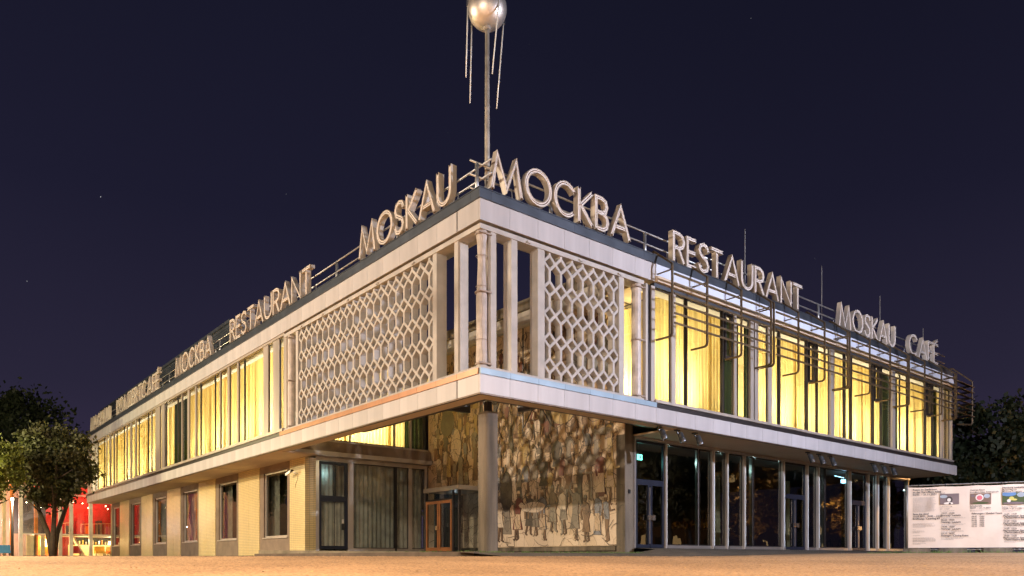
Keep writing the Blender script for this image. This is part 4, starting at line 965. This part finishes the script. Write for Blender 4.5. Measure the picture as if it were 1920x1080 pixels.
# return with louvre blades
mb = MB(); pts = [(30.1, .22, 9.3), (30.3, -.05, 9.35), (31.25, -.63, 8.72), (31.25, -.63, 6.6), (31.2, -.6, 6.5), (30.5, -.2, 6.5)]
for a, b in zip(pts, pts[1:]):
    a, b = Vector(a), Vector(b); az = (b - a).normalized(); ax = az.orthogonal(); mb.obox((a + b) / 2, ax, az.cross(ax), az, .03, .03, (b - a).length / 2 + .01)
mb.build('bracket', M['awn'], A)
for i, z in enumerate(zr):
    MB().obox((31.2, 1.4, z), (0, 1, 0), (.92, 0, .38), (-.38, 0, .92), 2.0, .24, .012).build('louvre_blade', M['awn'], A)
    MB().obox((30.25, -.58, z), (.98, .05, 0), (0, .92, .38), (0, -.38, .92), .95, .22, .012).build('louvre_blade', M['awn'], A)
    MB().obox((31.35, -.62, z - .02), (1, -.3, 0), (.3, 1, 0), (0, 0, 1), .16, .012, .02).build('louvre_tip', M['steel'], A)

# ---------------------------------------------------------------- spotlights under the right overhang, camera, small boxes
SPL = ['first', 'second', 'third']
GRP = ['its mosaic end', 'its middle', 'its far end']
proto = None
for i, x in enumerate((7.45, 8.4, 9.35, 16.7, 17.55, 18.45, 22.2, 23.15, 24.1)):
    lab = f'grey spotlight under the overhang, {SPL[i % 3]} from left at {GRP[i // 3]}'
    if proto is None:
        o = empty('spotlight', (x, .3, 3.90), lab, 'spotlight', 'spotlights under the overhang'); X = x
        MB().box(X - .06, X + .12, .24, .36, 3.86, 3.90).build('mount', M['black'], o)
        MB().tube([(X + .03, .3, 3.87), (X + .03, .3, 3.80), (X + .12, .27, 3.77)], .03, 8).build('arm', M['black'], o)
        dv = Vector((.10, -.12, -.42)).normalized(); c = Vector((X + .12, .26, 3.80))
        MB().lathe(c, [(.02, -.03), (.075, 0), (.098, .06), (.098, .2), (.112, .205), (.112, .225), (.1, .23), (.105, .33)], 16, dv).build('housing', M['spot'], o, smooth=True)
        MB().lathe(c + dv * .29, [(.001, .02), (.1, 0)], 16, dv).build('lens', M['lens'], o)
        proto = o
    else:
        o = copy_tree(proto); o.location = (x, .3, 3.90); o['label'] = lab
cm = empty('security_camera', (1.7, 15.35, 3.2), 'white security camera on the yellow tiled wall by the corner', 'camera')
MB().tube([(1.70, 15.2, 3.25), (1.58, 15.2, 3.25), (1.5, 15.28, 3.33)], .022, 8).build('arm', M['white'], cm)
MB().obox((1.42, 15.55, 3.28), (-.1, 1, -.28), (1, .1, 0), (0, .28, 1), .2, .05, .05).build('housing', M['white'], cm)
MB().obox((1.46, 15.38, 3.36), (-.1, 1, -.28), (1, .1, 0), (0, .28, 1), .1, .06, .03).build('hood', M['black'], cm)
MB().tube([(1.695, 15.2, 3.2), (1.69, 15.25, 3.0), (1.69, 15.4, 2.85), (1.69, 15.5, 2.65)], .008, 5).build('cable', M['black'], cm)
tag(MB().box(8.02, 8.12, 2.07, 2.1, 1.88, 2.02).build('call_box', M['black']), 'small dark call box on the concrete pier beside the mosaic', 'call box')

# ---------------------------------------------------------------- construction fence with printed banner (right)
ax0, ay0 = gp(12.82, 24.4); ax1, ay1 = gp(17.9, 22.0)
FV = Vector((ax1 - ax0, ay1 - ay0, 0)).normalized(); FN = Vector((FV.y, -FV.x, 0))   # FN faces the camera
F0 = Vector((ax0, ay0, -.02)); ZB, ZT = -.02, 1.93
fp = lambda u, v, d=0: tuple(F0 + FV * u + Vector((0, 0, v - F0.z)) + FN * d)
FE = empty('banner_fence', F0, 'wire construction fence hung with a pale printed exhibition banner', 'fence')
for u in (-.03, 3.45, 3.55, 7.0):
    MB().tube([fp(u, -.2), fp(u, ZT + .05)], .024, 8).build('post', M['galv'], FE, smooth=True)
for a, b in ((0, 3.45), (3.55, 7.0)):
    MB().tube([fp(a, ZT + .035), fp(b, ZT + .035)], .02, 8).build('top_rail', M['galv'], FE); MB().tube([fp(a, -.10), fp(b, -.10)], .02, 8).build('bottom_rail', M['galv'], FE)
mb = MB(); nU, nV = 70, 12
for i in range(nU + 1):
    for j in range(nV + 1):
        u = 7.0 * i / nU; v = ZB - .02 + (ZT - ZB) * j / nV
        sag = -.018 * abs(math.sin(u * math.pi / .95)) * (j / nV) ** 6
        mb.v.append(fp(u, v + sag, .03 + .006 * math.sin(u * 3.1 + v * 2) + .003 * math.sin(u * 11 - v * 6)))
for i in range(nU):
    for j in range(nV): a = i * (nV + 1) + j; mb.face((a, a + nV + 1, a + nV + 2, a + 1))
bn = mb.build('banner', M['banner'], FE, smooth=True, fix=False)
for k in range(9): MB().box(-.012, .012, -.012, .012, 0, .07).build('cable_tie', M['black'], FE, loc=fp(.3 + k * .75, ZT - .03, .03))
mb = MB()
for k in range(46):
    u = .1 + k * .15; mb.prism([(u, ZB - .052), (u + random.uniform(.05, .12), ZB - .052), (u + .1, ZB - .03), (u, ZB - .03)], lambda a, b, d: fp(a, b, d), .02, .035)
mb.build('eyelet_strip', M['ink'], bn)
M45 = Matrix((( FV.x, 0, FN.x), (FV.y, 0, FN.y), (0, 1, 0))).to_4x4()
def text(s, u, v, size, m='ink', bold=False):
    cu = bpy.data.curves.new('text', 'FONT'); cu.body = s; cu.size = size; cu.offset = .0016 if bold else .0006
    tmp = bpy.data.objects.new('tmp', cu); COL.objects.link(tmp)
    dg = bpy.context.evaluated_depsgraph_get(); me = bpy.data.meshes.new_from_object(tmp.evaluated_get(dg)); bpy.data.objects.remove(tmp)
    me.transform(M45); me.materials.clear(); me.materials.append(M[m])
    o = put(me, 'printed_line', bn, fp(u, v, .046)); return o
def para(u, v, w_, lines, lead=.022, h=.008):
    mb = MB()
    for k in range(lines):
        uu = u; end = u + w_ * random.uniform(.86, 1) * (.6 if k == lines - 1 else 1)
        while uu < end:
            ln = random.uniform(.02, .07); z = v - k * lead
            mb.quad(fp(uu, z, .044), fp(min(uu + ln, end), z, .044), fp(min(uu + ln, end), z + h, .044), fp(uu, z + h, .044)); uu += ln + .012
    tag(mb.build('fine_print', M['ink_grey'], bn, fix=False), kind='stuff')
def photo(u, v, w_, h, cols, pattern):
    f = MB(); f.quad(fp(u, v, .042), fp(u + w_, v, .042), fp(u + w_, v + h, .042), fp(u, v + h, .042)); o = f.build('printed_photo', [cols[0]], bn, fix=False)
    for i, (a, b, c, d_, m) in enumerate(pattern):
        q = MB(); n = 10; pts = [(u + (a + c * math.cos(2 * math.pi * k / n)) * w_, v + (b + d_ * math.sin(2 * math.pi * k / n)) * h) for k in range(n)]
        pts = [(min(max(x, u), u + w_), min(max(y, v), v + h)) for x, y in pts]
        q.quad(*[fp(x, y, .0425 + .0006 * (i + 1)) for x, y in pts]); q.build('printed_shape', m, o, fix=False)
pc = {k: mat('print ' + k, c, .6) for k, c in dict(grey=(.18, .14, .15), dgrey=(.06, .05, .055), white=(.75, .7, .68), pink=(.65, .16, .2), blue=(.12, .25, .5), green=(.06, .09, .03), yellow=(.6, .55, .15), brown=(.2, .13, .1), sky=(.35, .42, .5)).items()}
c1 = .13
text('Kunst im Stadtraum', c1, 1.80, .085, bold=True); text('an der Karl-Marx-Allee', c1, 1.72, .085, bold=True); text('02.07. – 21.11.2021', c1, 1.64, .085, bold=True)
para(c1, 1.57, .66, 22)
text('Save the date!', c1, 1.02, .08, bold=True); text('10.09.2021, 18:00 – 22:00', c1, .945, .08, bold=True); text('Eröffnung / Opening #3', c1, .87, .08, bold=True)
para(c1, .74, .64, 5, .03); para(c1, .55, .15, 1); para(c1, .50, .34, 3, .03); para(c1, .35, .36, 1); para(c1, .28, .68, 7); para(c1, .1, .4, 2)
c2 = .89
para(c2, 1.80, .2, 2, .04); text('Lena Kreuter?'[:0] + 'Baron', c2, 1.68, .06)
photo(c2, 1.33, .53, .34, [pc['grey']], [(.2, .75, .2, .15, pc['sky']), (.5, .45, .17, .30, pc['dgrey']), (.48, .42, .1, .17, pc['white']), (.45, .1, .25, .12, pc['white']), (.52, .08, .06, .1, pc['dgrey'])])
text('Ling Bronze Baron (LBB)', c2, 1.25, .034); text('20.07. – 31.10.2021', c2, 1.18, .034); para(c2, 1.13, .45, 2, .03)
v = 1.03
for dt, tt in (('29.07.  19:00', 'Vortrag / Lecture'), ('05.08.  19:00', 'Vortrag / Lecture'), ('19.08.  18:00', 'Vortrag / Lecture'), ('03.10.  18:00', 'Finissage / Closing Event')):
    text(dt, c2 + .04, v, .07); text(tt, c2 + .04, v - .065, .075, bold=True); para(c2 + .04, v - .11, .68, 3, .025); v -= .215
c3 = 1.72
para(c3, 1.86, .1, 1); text('(Leere) Plätze', c3, 1.74, .07); text('Karl-Marx-Allee, Schillingstraße', c3, 1.67, .06)
photo(c3, 1.31, .56, .34, [pc['brown']], [(.45, .62, .2, .32, pc['white']), (.45, .6, .14, .22, pc['pink']), (.8, .75, .15, .2, pc['sky']), (.5, .12, .4, .1, pc['green']), (.12, .8, .1, .12, pc['grey'])])
text('Schulstraße', c3, 1.24, .07); text('02.07. – 21.11.2021', c3, 1.175, .07); para(c3, 1.13, .6, 2, .03)
text('Führungen / Guided Tours', c3 + .04, 1.0, .075, bold=True)
for k, s in enumerate(('09.07.   19:00', '30.07.   19:00', '06.08.   18:00', '11.09.   18:00', '12.09.   18:00', '02.10.   17:00')): text(s, c3 + .04, .91 - k * .06, .062)
c4 = 2.57
para(c4, 1.88, .1, 1); text('Hamburg Lonkemann', c4, 1.78, .075, bold=True); text('Marion Plassert', c4, 1.715, .06); text('Marionne Tschernatz', c4, 1.66, .06)
photo(c4, 1.28, .58, .37, [pc['green']], [(.3, .88, .35, .2, pc['blue']), (.85, .8, .2, .2, pc['sky']), (.5, .1, .5, .12, pc['grey']), (.42, .5, .12, .16, pc['yellow']), (.3, .32, .09, .14, pc['white']), (.55, .4, .12, .08, pc['yellow'])])
text('Treffpunkt: Karl-Marx-Allee', c4, 1.20, .034); text('12.09. – 21.11.2021', c4, 1.135, .07); para(c4, 1.09, .5, 2, .03)
v = .97
for dt in ('12.09.  17:30', '12.09.  19:00', '17.09.  18:00', '18.09.  15:00'):
    text(dt, c4 + .04, v, .065); text('Performativer Spaziergang', c4 + .03, v - .06, .072, bold=True); text('/ Performative walk', c4 + .05, v - .115, .07, bold=True); para(c4 + .04, v - .15, .55, 2, .02); v -= .225
c5 = 3.55
text('KIDS IN TOWN', c5, 1.78, .075, bold=True); text('Platz', c5, 1.7, .07); photo(c5, 1.28, .58, .37, [pc['blue']], [(.1, .3, .25, .5, pc['grey']), (.6, .5, .2, .5, pc['white'])])
text('Haus der Berliner Festspiele'[:4] + ' am Platz', c5, 1.2, .07); text('12.09.', c5, 1.13, .07); text('12.09.', c5 + .04, .97, .065); text('Einführung', c5 + .04, .9, .07, bold=True); text('Führung', c5 + .04, .72, .07, bold=True); para(c5, .6, .4, 5)
for i, u in enumerate((.0, 1.0, 2.2, 3.5)):
    o = MB().box(-.38, .38, -.11, .11, -.09, .06).build('fence_foot', M['concrete']); p = fp(u + .25, -.10, 0)
    o.location = (p[0], p[1], ground_z(p[0], p[1]) + .09); o.rotation_euler = (0, 0, math.atan2(FV.y, FV.x))
    tag(o, ('concrete fence block at the left end of the banner', 'concrete fence block under the second text column', 'concrete fence block under the third text column', 'concrete fence block at the right picture edge')[i], 'fence block')

# ---------------------------------------------------------------- trees
def leaves(mb, c, rx, ry, rz, n, size, rnd, clumps):
    cl = []
    for _ in range(clumps):
        while True:
            q = Vector((rnd.uniform(-1, 1), rnd.uniform(-1, 1), rnd.uniform(-1, 1)))
            if .25 < q.length < 1: break
        cl.append((Vector((q.x * rx, q.y * ry, q.z * rz)), rnd.uniform(.16, .34)))
    for i in range(n):
        cc, cr2 = cl[rnd.randrange(len(cl))]
        q = Vector((rnd.gauss(0, 1), rnd.gauss(0, 1), rnd.gauss(0, .8))) * cr2 * min(rx, rz) * .55
        p = Vector(c) + cc + q; s = size * rnd.uniform(.6, 1.3)
        a = Vector((rnd.uniform(-1, 1), rnd.uniform(-1, 1), rnd.uniform(-.6, .6))).normalized(); b = a.orthogonal().normalized(); b.rotate(Matrix.Rotation(rnd.uniform(0, 6.28), 3, a))
        k = len(mb.v); e = a.cross(b)
        mb.v += [tuple(p + b * s), tuple(p + e * s * .6), tuple(p - b * s * .8), tuple(p - e * s * .6)]; mb.face((k, k + 1, k + 2, k + 3))
def tree(pos, h, cw, label, leaf, seed, n=9000, size=.16, stems=1, base=.35, tr=.2, lean=0, crown=None, group=None, clumps=55):
    rnd = random.Random(seed); x, y = pos; z = ground_z(x, y)
    o = empty('tree', (x, y, z), label, 'tree', group)
    mb = MB()
    for k in range(stems):
        a = rnd.uniform(0, 6.28) if stems == 1 else k * 6.28 / stems + .5
        sp = (.06 if stems == 1 else .22) * h
        P_ = [Vector((x, y, z - .1)), Vector((x + math.cos(a) * sp * .15, y + math.sin(a) * sp * .15, z + h * .18)), Vector((x + math.cos(a) * sp * .6, y + math.sin(a) * sp * .6, z + h * .45)), Vector((x + math.cos(a) * sp, y + math.sin(a) * sp, z + h * .78))]
        mb.tube(P_, [tr, tr * .75, tr * .5, tr * .12], 9)
        for j in range(7):
            q = P_[1].lerp(P_[3], .25 + .1 * j); b = rnd.uniform(0, 6.28); L_ = cw * rnd.uniform(.45, .85)
            mb.tube([q, q + Vector((math.cos(b) * L_ * .5, math.sin(b) * L_ * .5, L_ * .25)), q + Vector((math.cos(b) * L_, math.sin(b) * L_, L_ * .55))], [tr * .3, tr * .18, .02], 6)
    mb.build('trunk', M['bark'], o, smooth=True)
    mb = MB(); zc = z + h * (base + (1 - base) / 2); leaves(mb, (x, y, zc), cw, cw, h * (1 - base) / 2, n, size, rnd, clumps)
    if crown == 'pointed': leaves(mb, (x, y, z + h * .92), cw * .45, cw * .45, h * .12, n // 8, size, rnd, 10)
    mb.build('crown', M[leaf], o, fix=False)
    return o
tree(gp(-27.4, 45), 8.0, 2.15, 'broad maple tree with a forked trunk in front of the red lit pavilion', 'leaf', 3, 15000, .13, 3, .40, .19, clumps=130)
tree(gp(-44.8, 70), 15.2, 5.8, 'tall dark tree rising behind the pavilion at the far left', 'leaf_dark', 4, 22000, .22, 1, .2, .35, crown='pointed', clumps=90)
tree(gp(-27.7, 40), 6.5, 1.35, 'lime green tree glowing in lamplight at the left picture edge', 'leaf_lime', 5, 9000, .10, 1, .45, .12, clumps=50)
tree(gp(31.0, 50), 10.9, 3.0, 'dark tree right behind the corner of the awning frame', 'leaf_dark', 6, 14000, .2, 1, .12, .3, clumps=70)
tree(gp(38.5, 55), 10.2, 4.6, 'dark spreading tree at the right picture edge', 'leaf_dark', 7, 20000, .2, 1, .1, .3, clumps=80)
tree(gp(33.5, 62), 9, 4.2, 'low dark tree between the awning and the right edge, farther back', 'leaf_dark', 8, 14000, .22, 1, .05, .3, clumps=60)
ordn = ['first', 'second', 'third', 'fourth', 'fifth', 'sixth', 'seventh', 'eighth', 'ninth']
tp = None
for i, (px2, py2) in enumerate(((33, -16), (42, -21), (50, -17), (58, -22), (67, -18), (77, -23), (88, -19), (47, -33), (70, -35))):
    lab = 'street tree across the square to the right, %s of its row' % ordn[i]
    if tp is None: tp = tree((px2, py2), 9.5, 3.8, lab, 'leaf_amber', 40, 9000, .22, 1, .26, .25, clumps=45, group='trees across the square')
    else:
        o = copy_tree(tp); o.location = (px2, py2, ground_z(px2, py2)); o.rotation_euler = (0, 0, i * 1.3); o.scale = (1, 1, .85 + .07 * (i % 4)); o['label'] = lab
# ---------------------------------------------------------------- lit glass pavilion behind the trees (left)
PV = empty('glass_pavilion', (-4, 55, -.34), 'glass pavilion lit red and orange inside behind the maple tree', 'building')
PY = 55.; red = mat('red painted wall', (.40, .022, .018), .6); orange = mat('orange wall', (.8, .25, .04), .6); crm = mat('cream curtain', (.75, .6, .35), .8)
wfr = mat('white painted steel', (.75, .68, .55), .4); pinkc = mat('purple drape', (.35, .1, .2), .8)
yel_ = mat('amber bottles', (.7, .4, .05), .3)
def pv(mb_, n, m): return mb_.build(n, m, PV)
pv(MB().box(-2.6, 3.6, PY + 4, PY + 4.1, -.34, 6.2), 'back_wall', red); pv(MB().box(-16, -2.61, PY + 4, PY + 4.1, -.34, 6.2), 'back_wall', M['conc_brown']); pv(MB().box(-16, 3.6, PY - .3, PY + 4.1, 5.9, 6.3), 'roof', M['concrete_w'])
pv(MB().box(-16, 3.6, PY - .1, PY + 4, -.4, -.3), 'floor', M['concrete_w']); pv(MB().box(-2.9, 3.6, PY + .9, PY + 4, 1.42, 1.56), 'gallery_floor', wfr)
pv(MB().box(-4.3, -1.95, PY + 1.9, PY + 2.0, 1.6, 4.5), 'dark_panel', M['dark_room']); pv(MB().box(-2.9, -1.5, PY + 2.0, PY + 2.1, -.3, 1.4), 'partition', orange)
for x in (-3.9, -1.2, -.42, 1.0): pv(MB().box(x - .13, x + .13, PY - .1, PY + .16, -.34, 5.9), 'column', wfr)
for z in (1.50, 4.7): pv(MB().box(-3.8, 3.5, PY, PY + .08, z, z + .09), 'transom', wfr)
pv(MB().box(-3.8, 3.5, PY, PY + .1, -.34, -.18), 'sill', M['conc_brown'])
for x, w2, m in ((-2.95, .26, orange), (-1.75, .28, orange), (-3.5, .35, crm), (-3.15, .3, crm), (-2.5, .3, crm)): pv(MB().box(x, x + w2, PY + .4, PY + .5, -.3, 1.45 if m is crm else 4.6), 'drape', m)
for i in range(9): pv(MB().box(-8.6 + i * .5, -8.35 + i * .5, PY + .2, PY + .3, -.3, 5.8), 'drape', (pinkc, crm, orange)[i % 3])
m2 = MB(); m2.quad((-3.8, PY + .04, -.2), (3.5, PY + .04, -.2), (3.5, PY + .04, 5.9), (-3.8, PY + .04, 5.9)); pvp = m2.build('pane', M['glass'], PV, fix=False)
bulb = mat('glowing bulb', (1, .8, .5), .5, emit=(1, .7, .35), es=25)
for k in range(16): pv(MB().lathe((-3.4 + k * .44 + .1 * math.sin(k * 2.1), PY + 1.0 + .5 * (k % 3), 4.1 + .25 * math.sin(k * 1.7)), [(.001, -.05), (.05, 0), (.001, .05)], 8), 'bulb', bulb)
for k in range(7): pv(MB().box(-2.5 + k * .85, -2.38 + k * .85, PY + .6, PY + 4, 4.85, 5.05), 'ceiling_beam', red)
for k in range(5): pv(MB().box(-.2 + k * .75, .3 + k * .75, PY + 3.7, PY + 3.9, 1.7, 2.4 + .5 * (k % 2)), 'wall_panel', (M['dark_room'], red, orange, M['dark_room'], pinkc)[k])
pv(MB().box(-.2, 3.3, PY + 2.6, PY + 2.9, -.3, .75), 'bar_counter', crm); pv(MB().box(.3, 3.5, PY + 3.2, PY + 3.4, .6, 1.35), 'bar_shelf', M['dark_room'])
for k in range(12): pv(MB().box(.4 + k * .25, .5 + k * .25, PY + 3.05, PY + 3.15, .8, 1.02 + .08 * (k % 3)), 'bottle', (orange, crm, yel_, M['alu_bright'])[k % 4])
# stair and gallery rail
mb = MB(); mb.obox((.25, PY + .9, .7), (.75, 0, -1.5), (0, 1, 0), (1.5, 0, .75), 1.25, .04, .06); mb.obox((.25, PY + 1.7, .7), (.75, 0, -1.5), (0, 1, 0), (1.5, 0, .75), 1.25, .04, .06); pv(mb, 'stair_stringer', wfr)
for k in range(9): pv(MB().box(-.3 + k * .11, -.05 + k * .11, PY + .92, PY + 1.68, 1.5 - k * .22, 1.53 - k * .22), 'stair_tread', wfr)
for x0_, x1_ in ((-1.0, -.1), (.45, 3.4)):
    pv(MB().tube([(x0_, PY + .95, 2.45), (x1_, PY + .95, 2.6)], .03, 6), 'handrail', M['brass'])
    k = x0_
    while k <= x1_: pv(MB().tube([(k, PY + .95, 1.56), (k, PY + .95, 2.5)], .022, 5), 'baluster', M['brass']); k += .3
yel = mat('yellow seat cloth', (.75, .42, .05), .7)
def seat(x, y, m, lab):
    o = empty('lounge_chair', (x, y, -.3), lab, 'chair')
    MB().box(x - .4, x + .4, y - .35, y + .35, 0, .2).build('seat', m, o); MB().box(x - .4, x + .4, y + .22, y + .38, .2, .62).build('backrest', m, o)
    for sx in (-.34, .30):
        for sy in (-.3, .26): MB().box(x + sx, x + sx + .05, y + sy, y + sy + .05, -.3, 0).build('leg', M['dark_frame'], o)
seat(-1.9, PY + 1.2, yel, 'yellow lounge chair left of the tree trunk inside the pavilion'); seat(.0, PY + 1.3 - .6, red, 'red lounge chair behind the tree inside the pavilion'); seat(1.9, PY + 1.1, yel, 'yellow lounge chair at the foot of the stair'); seat(2.9, PY + 1.5, orange, 'orange lounge chair at the right end of the pavilion')
seat(-5.1, PY - 1.4, mat('blue chair', (.05, .25, .5), .5), 'blue chair outside at the far left edge')
E3 = mat('lamp shade glowing', (1, .8, .5), .5, emit=(1, .72, .35), es=5)
for i, (x, z, lab) in enumerate(((-2.0, .55, 'glowing floor lamp beside the orange partition'), (2.75, .75, 'glowing floor lamp at the right end of the pavilion'))):
    o = empty('floor_lamp', (x, PY + 1.5, -.3), lab, 'lamp')
    MB().tube([(x, PY + 1.5, -.3), (x, PY + 1.5, z)], .02, 6).build('stand', M['steel'], o); MB().lathe((x, PY + 1.5, z), [(.2, 0), (.13, .32)], 12).build('lamp_shade', E3, o)
o = MB().box(-2.35, -1.65, PY + 1.9, PY + 1.95, .6, 1.2).build('picture', M['white']); tag(o, 'pale framed picture on the orange partition in the pavilion', 'picture')
for x, z, c, p in ((-7, 4.5, (1, .45, .15), 1300), (-3.2, .9, (1, .72, .35), 260), (-1.6, 1.0, (1, .6, .2), 160), (1.2, 4.6, (1, .10, .05), 420), (2.9, 1.2, (1, .8, .5), 260), (.8, 1.0, (1, .7, .3), 170), (-5.2, 2.4, (1, .75, .75), 700), (-.6, 5.4, (1, .75, .4), 240)):
    lamp('pavilion_light', (x, PY + (1.4 if z < 3 else 2.0), z), p, c, .25)
# street lamp whose head shines through the lime leaves
def street_lamp(x, y, hgt, label, power, col, arm=None, grp=None, down=False):
    z = ground_z(x, y); o = empty('street_lamp', (x, y, z), label, 'street lamp', grp)
    MB().tube([(x, y, z), (x, y, z + hgt * .4), (x, y, z + hgt)], [.09, .075, .05], 10).build('pole', M['dark_frame'], o, smooth=True)
    if arm is None:
        MB().lathe((x, y, z + hgt), [(.03, 0), (.06, .04), (.075, .11), (.06, .19), (.02, .22)], 14).build('lamp_head', mat('lamp globe', (1, 1, 1), .3, emit=col, es=30), o, smooth=True)
        MB().lathe((x, y, z + hgt + .22), [(.12, 0), (.02, .06)], 14).build('cap', M['dark_frame'], o)
        lamp('street_lamp_light', (x, y, z + hgt + .11), power, col, .2)
    else:
        ax, ay = x + arm[0], y + arm[1]
        MB().tube([(x, y, z + hgt - .3), (x, y, z + hgt), (ax, ay, z + hgt + .15)], .04, 8).build('arm', M['dark_frame'], o)
        MB().obox((ax, ay, z + hgt + .17), (1, 0, 0), (0, 1, 0), (0, 0, 1), .35, .22, .05).build('lamp_head', M['galv'], o)
        lamp('street_lamp_light', (ax, ay, z + hgt - .12), power, col, .16, **(dict(kind='SPOT', spot=R(150)) if down else {}))
street_lamp(*gp(-30.5, 37), 6.5, 'warm street lamp added beyond the left picture edge', 5000, (1, .84, .42), (.5, 0))  # unseen lamp added to make the lime tree glow
street_lamp(*gp(-32.0, 48.3), 3.6, 'dark street lamp with a bright head glowing in the left leaves', 1500, (1, .90, .60))
# unseen lamps that light fronts and ground, some added as fill; they stand behind and beside the viewer
street_lamp(-15, -5.5, 10.4, 'tall street lamp left of the viewer', 4000, (1, .84, .68), (.7, .3), grp='tall lamps of the square')
street_lamp(-23, -17, 7.5, 'lower street lamp added far left behind the viewer', 6500, (1, .80, .60), (.7, .5), grp='tall lamps of the square')  # added, unseen, to soften shadows on the mosaic
street_lamp(-7, -27, 8.0, 'street lamp added straight behind the viewer', 3000, (1, .80, .62), (0, .8), grp='tall lamps of the square')  # second added lamp for softer mosaic shadows
street_lamp(-15, 13, 9.0, 'sodium lamp added over the path along the left front', 17000, (1, .72, .42), (.8, 0), down=True, grp='tall lamps of the square')  # added for orange ground bounce onto the left soffit
street_lamp(14, -19, 9.5, 'tall cool street lamp right of the viewer', 19000, (.80, .82, 1.0), (-.5, .6), grp='tall lamps of the square')
street_lamp(-20, 17, 10.0, 'tall street lamp along the left front', 21000, (1, .80, .58), (.9, 0), grp='tall lamps of the square')
street_lamp(*gp(-3, 1), 13.0, 'tall sodium lamp added beside the viewer', 24500, (1, .67, .37), (0, .8), down=True, grp='tall lamps of the square')  # unseen lamp added to brighten the gravel ahead

street_lamp(46, -25, 6.5, 'sodium lamp added under the trees across the square, nearer one', 11000, (1, .52, .18), (0, .8), grp='added sodium lamps among the far trees')  # added so the mirrored trees turn amber
street_lamp(72, -27, 6.5, 'sodium lamp added under the trees across the square, farther one', 15000, (1, .52, .18), (0, .8), grp='added sodium lamps among the far trees')  # likewise added for amber leaves in the glass
# dark apartment block across the square; it is what the shopfront glass mirrors
AB = empty('apartment_block', (90, -62, -.3), 'long dark apartment block across the square behind the street trees', 'building')
MB().box(20, 170, -74, -60, -.4, 22).build('wall', mat('brown plaster', (.16, .11, .07), .85, 0, .2, .3), AB)
MB().box(19.5, 170.5, -74.5, -59.5, 22.003, 22.6).build('roof', M['coping'], AB)
wm = [MB().box(0, 1.6, -.0, .06, 0, 1.5).data('window', m_) for m_ in (M['glass_dark'], M['dark_room'], mat('lit flat window', (.8, .6, .3), .6, emit=(1, .66, .28), es=.9))]
rb = random.Random(9)
for r_ in range(7):
    for c_ in range(38): put(wm[2 if rb.random() < .16 else 1], 'window', AB, (22 + c_ * 3.9, -59.99, 1.6 + r_ * 2.9))
# ---------------------------------------------------------------- small growth and litter
rg = random.Random(5); mb = MB()
def tuft(x, y, z, h, n):
    for _ in range(n):
        a = rg.uniform(0, 6.28); dx, dy = rg.gauss(0, .05), rg.gauss(0, .05); hh = h * rg.uniform(.4, 1.2)
        k = len(mb.v); wv = .012
        mb.v += [(x + dx - wv, y + dy, z), (x + dx + wv, y + dy, z), (x + dx + math.cos(a) * hh * .5, y + dy + math.sin(a) * hh * .5, z + hh)]; mb.face((k, k + 1, k + 2))
for _ in range(150): tuft(rg.uniform(-.1, 7.6), rg.uniform(-.05, .25), -.225, .06, 5)
for _ in range(60): tuft(-.2 + rg.uniform(0, .2), rg.uniform(0, 14), -.2, .05, 5)
for _ in range(200):
    u = rg.uniform(-1.2, 7); p = fp(u, 0, rg.uniform(.05, .5)); tuft(p[0], p[1], ground_z(p[0], p[1]), rg.choice((.05, .07, .12)), 7)
tag(mb.build('weeds', M['grass'], fix=False), kind='stuff')
mb = MB(); lm = mat('fallen leaves', (.42, .27, .10), .7)
for _ in range(260):
    r_, a_ = rg.uniform(-14, 16), rg.uniform(7.5, 17.5); x, y = gp(r_ * a_ / 17, a_); z = ground_z(x, y) + .008; s = rg.uniform(.012, .03); t_ = rg.uniform(0, 6.28)
    mb.quad((x + s * math.cos(t_), y + s * math.sin(t_), z), (x - s * math.sin(t_) * .6, y + s * math.cos(t_) * .6, z + s * .5), (x - s * math.cos(t_), y - s * math.sin(t_), z + .004), (x + s * math.sin(t_) * .6, y - s * math.cos(t_) * .6, z))
tag(mb.build('fallen_leaves', lm, fix=False), kind='stuff')
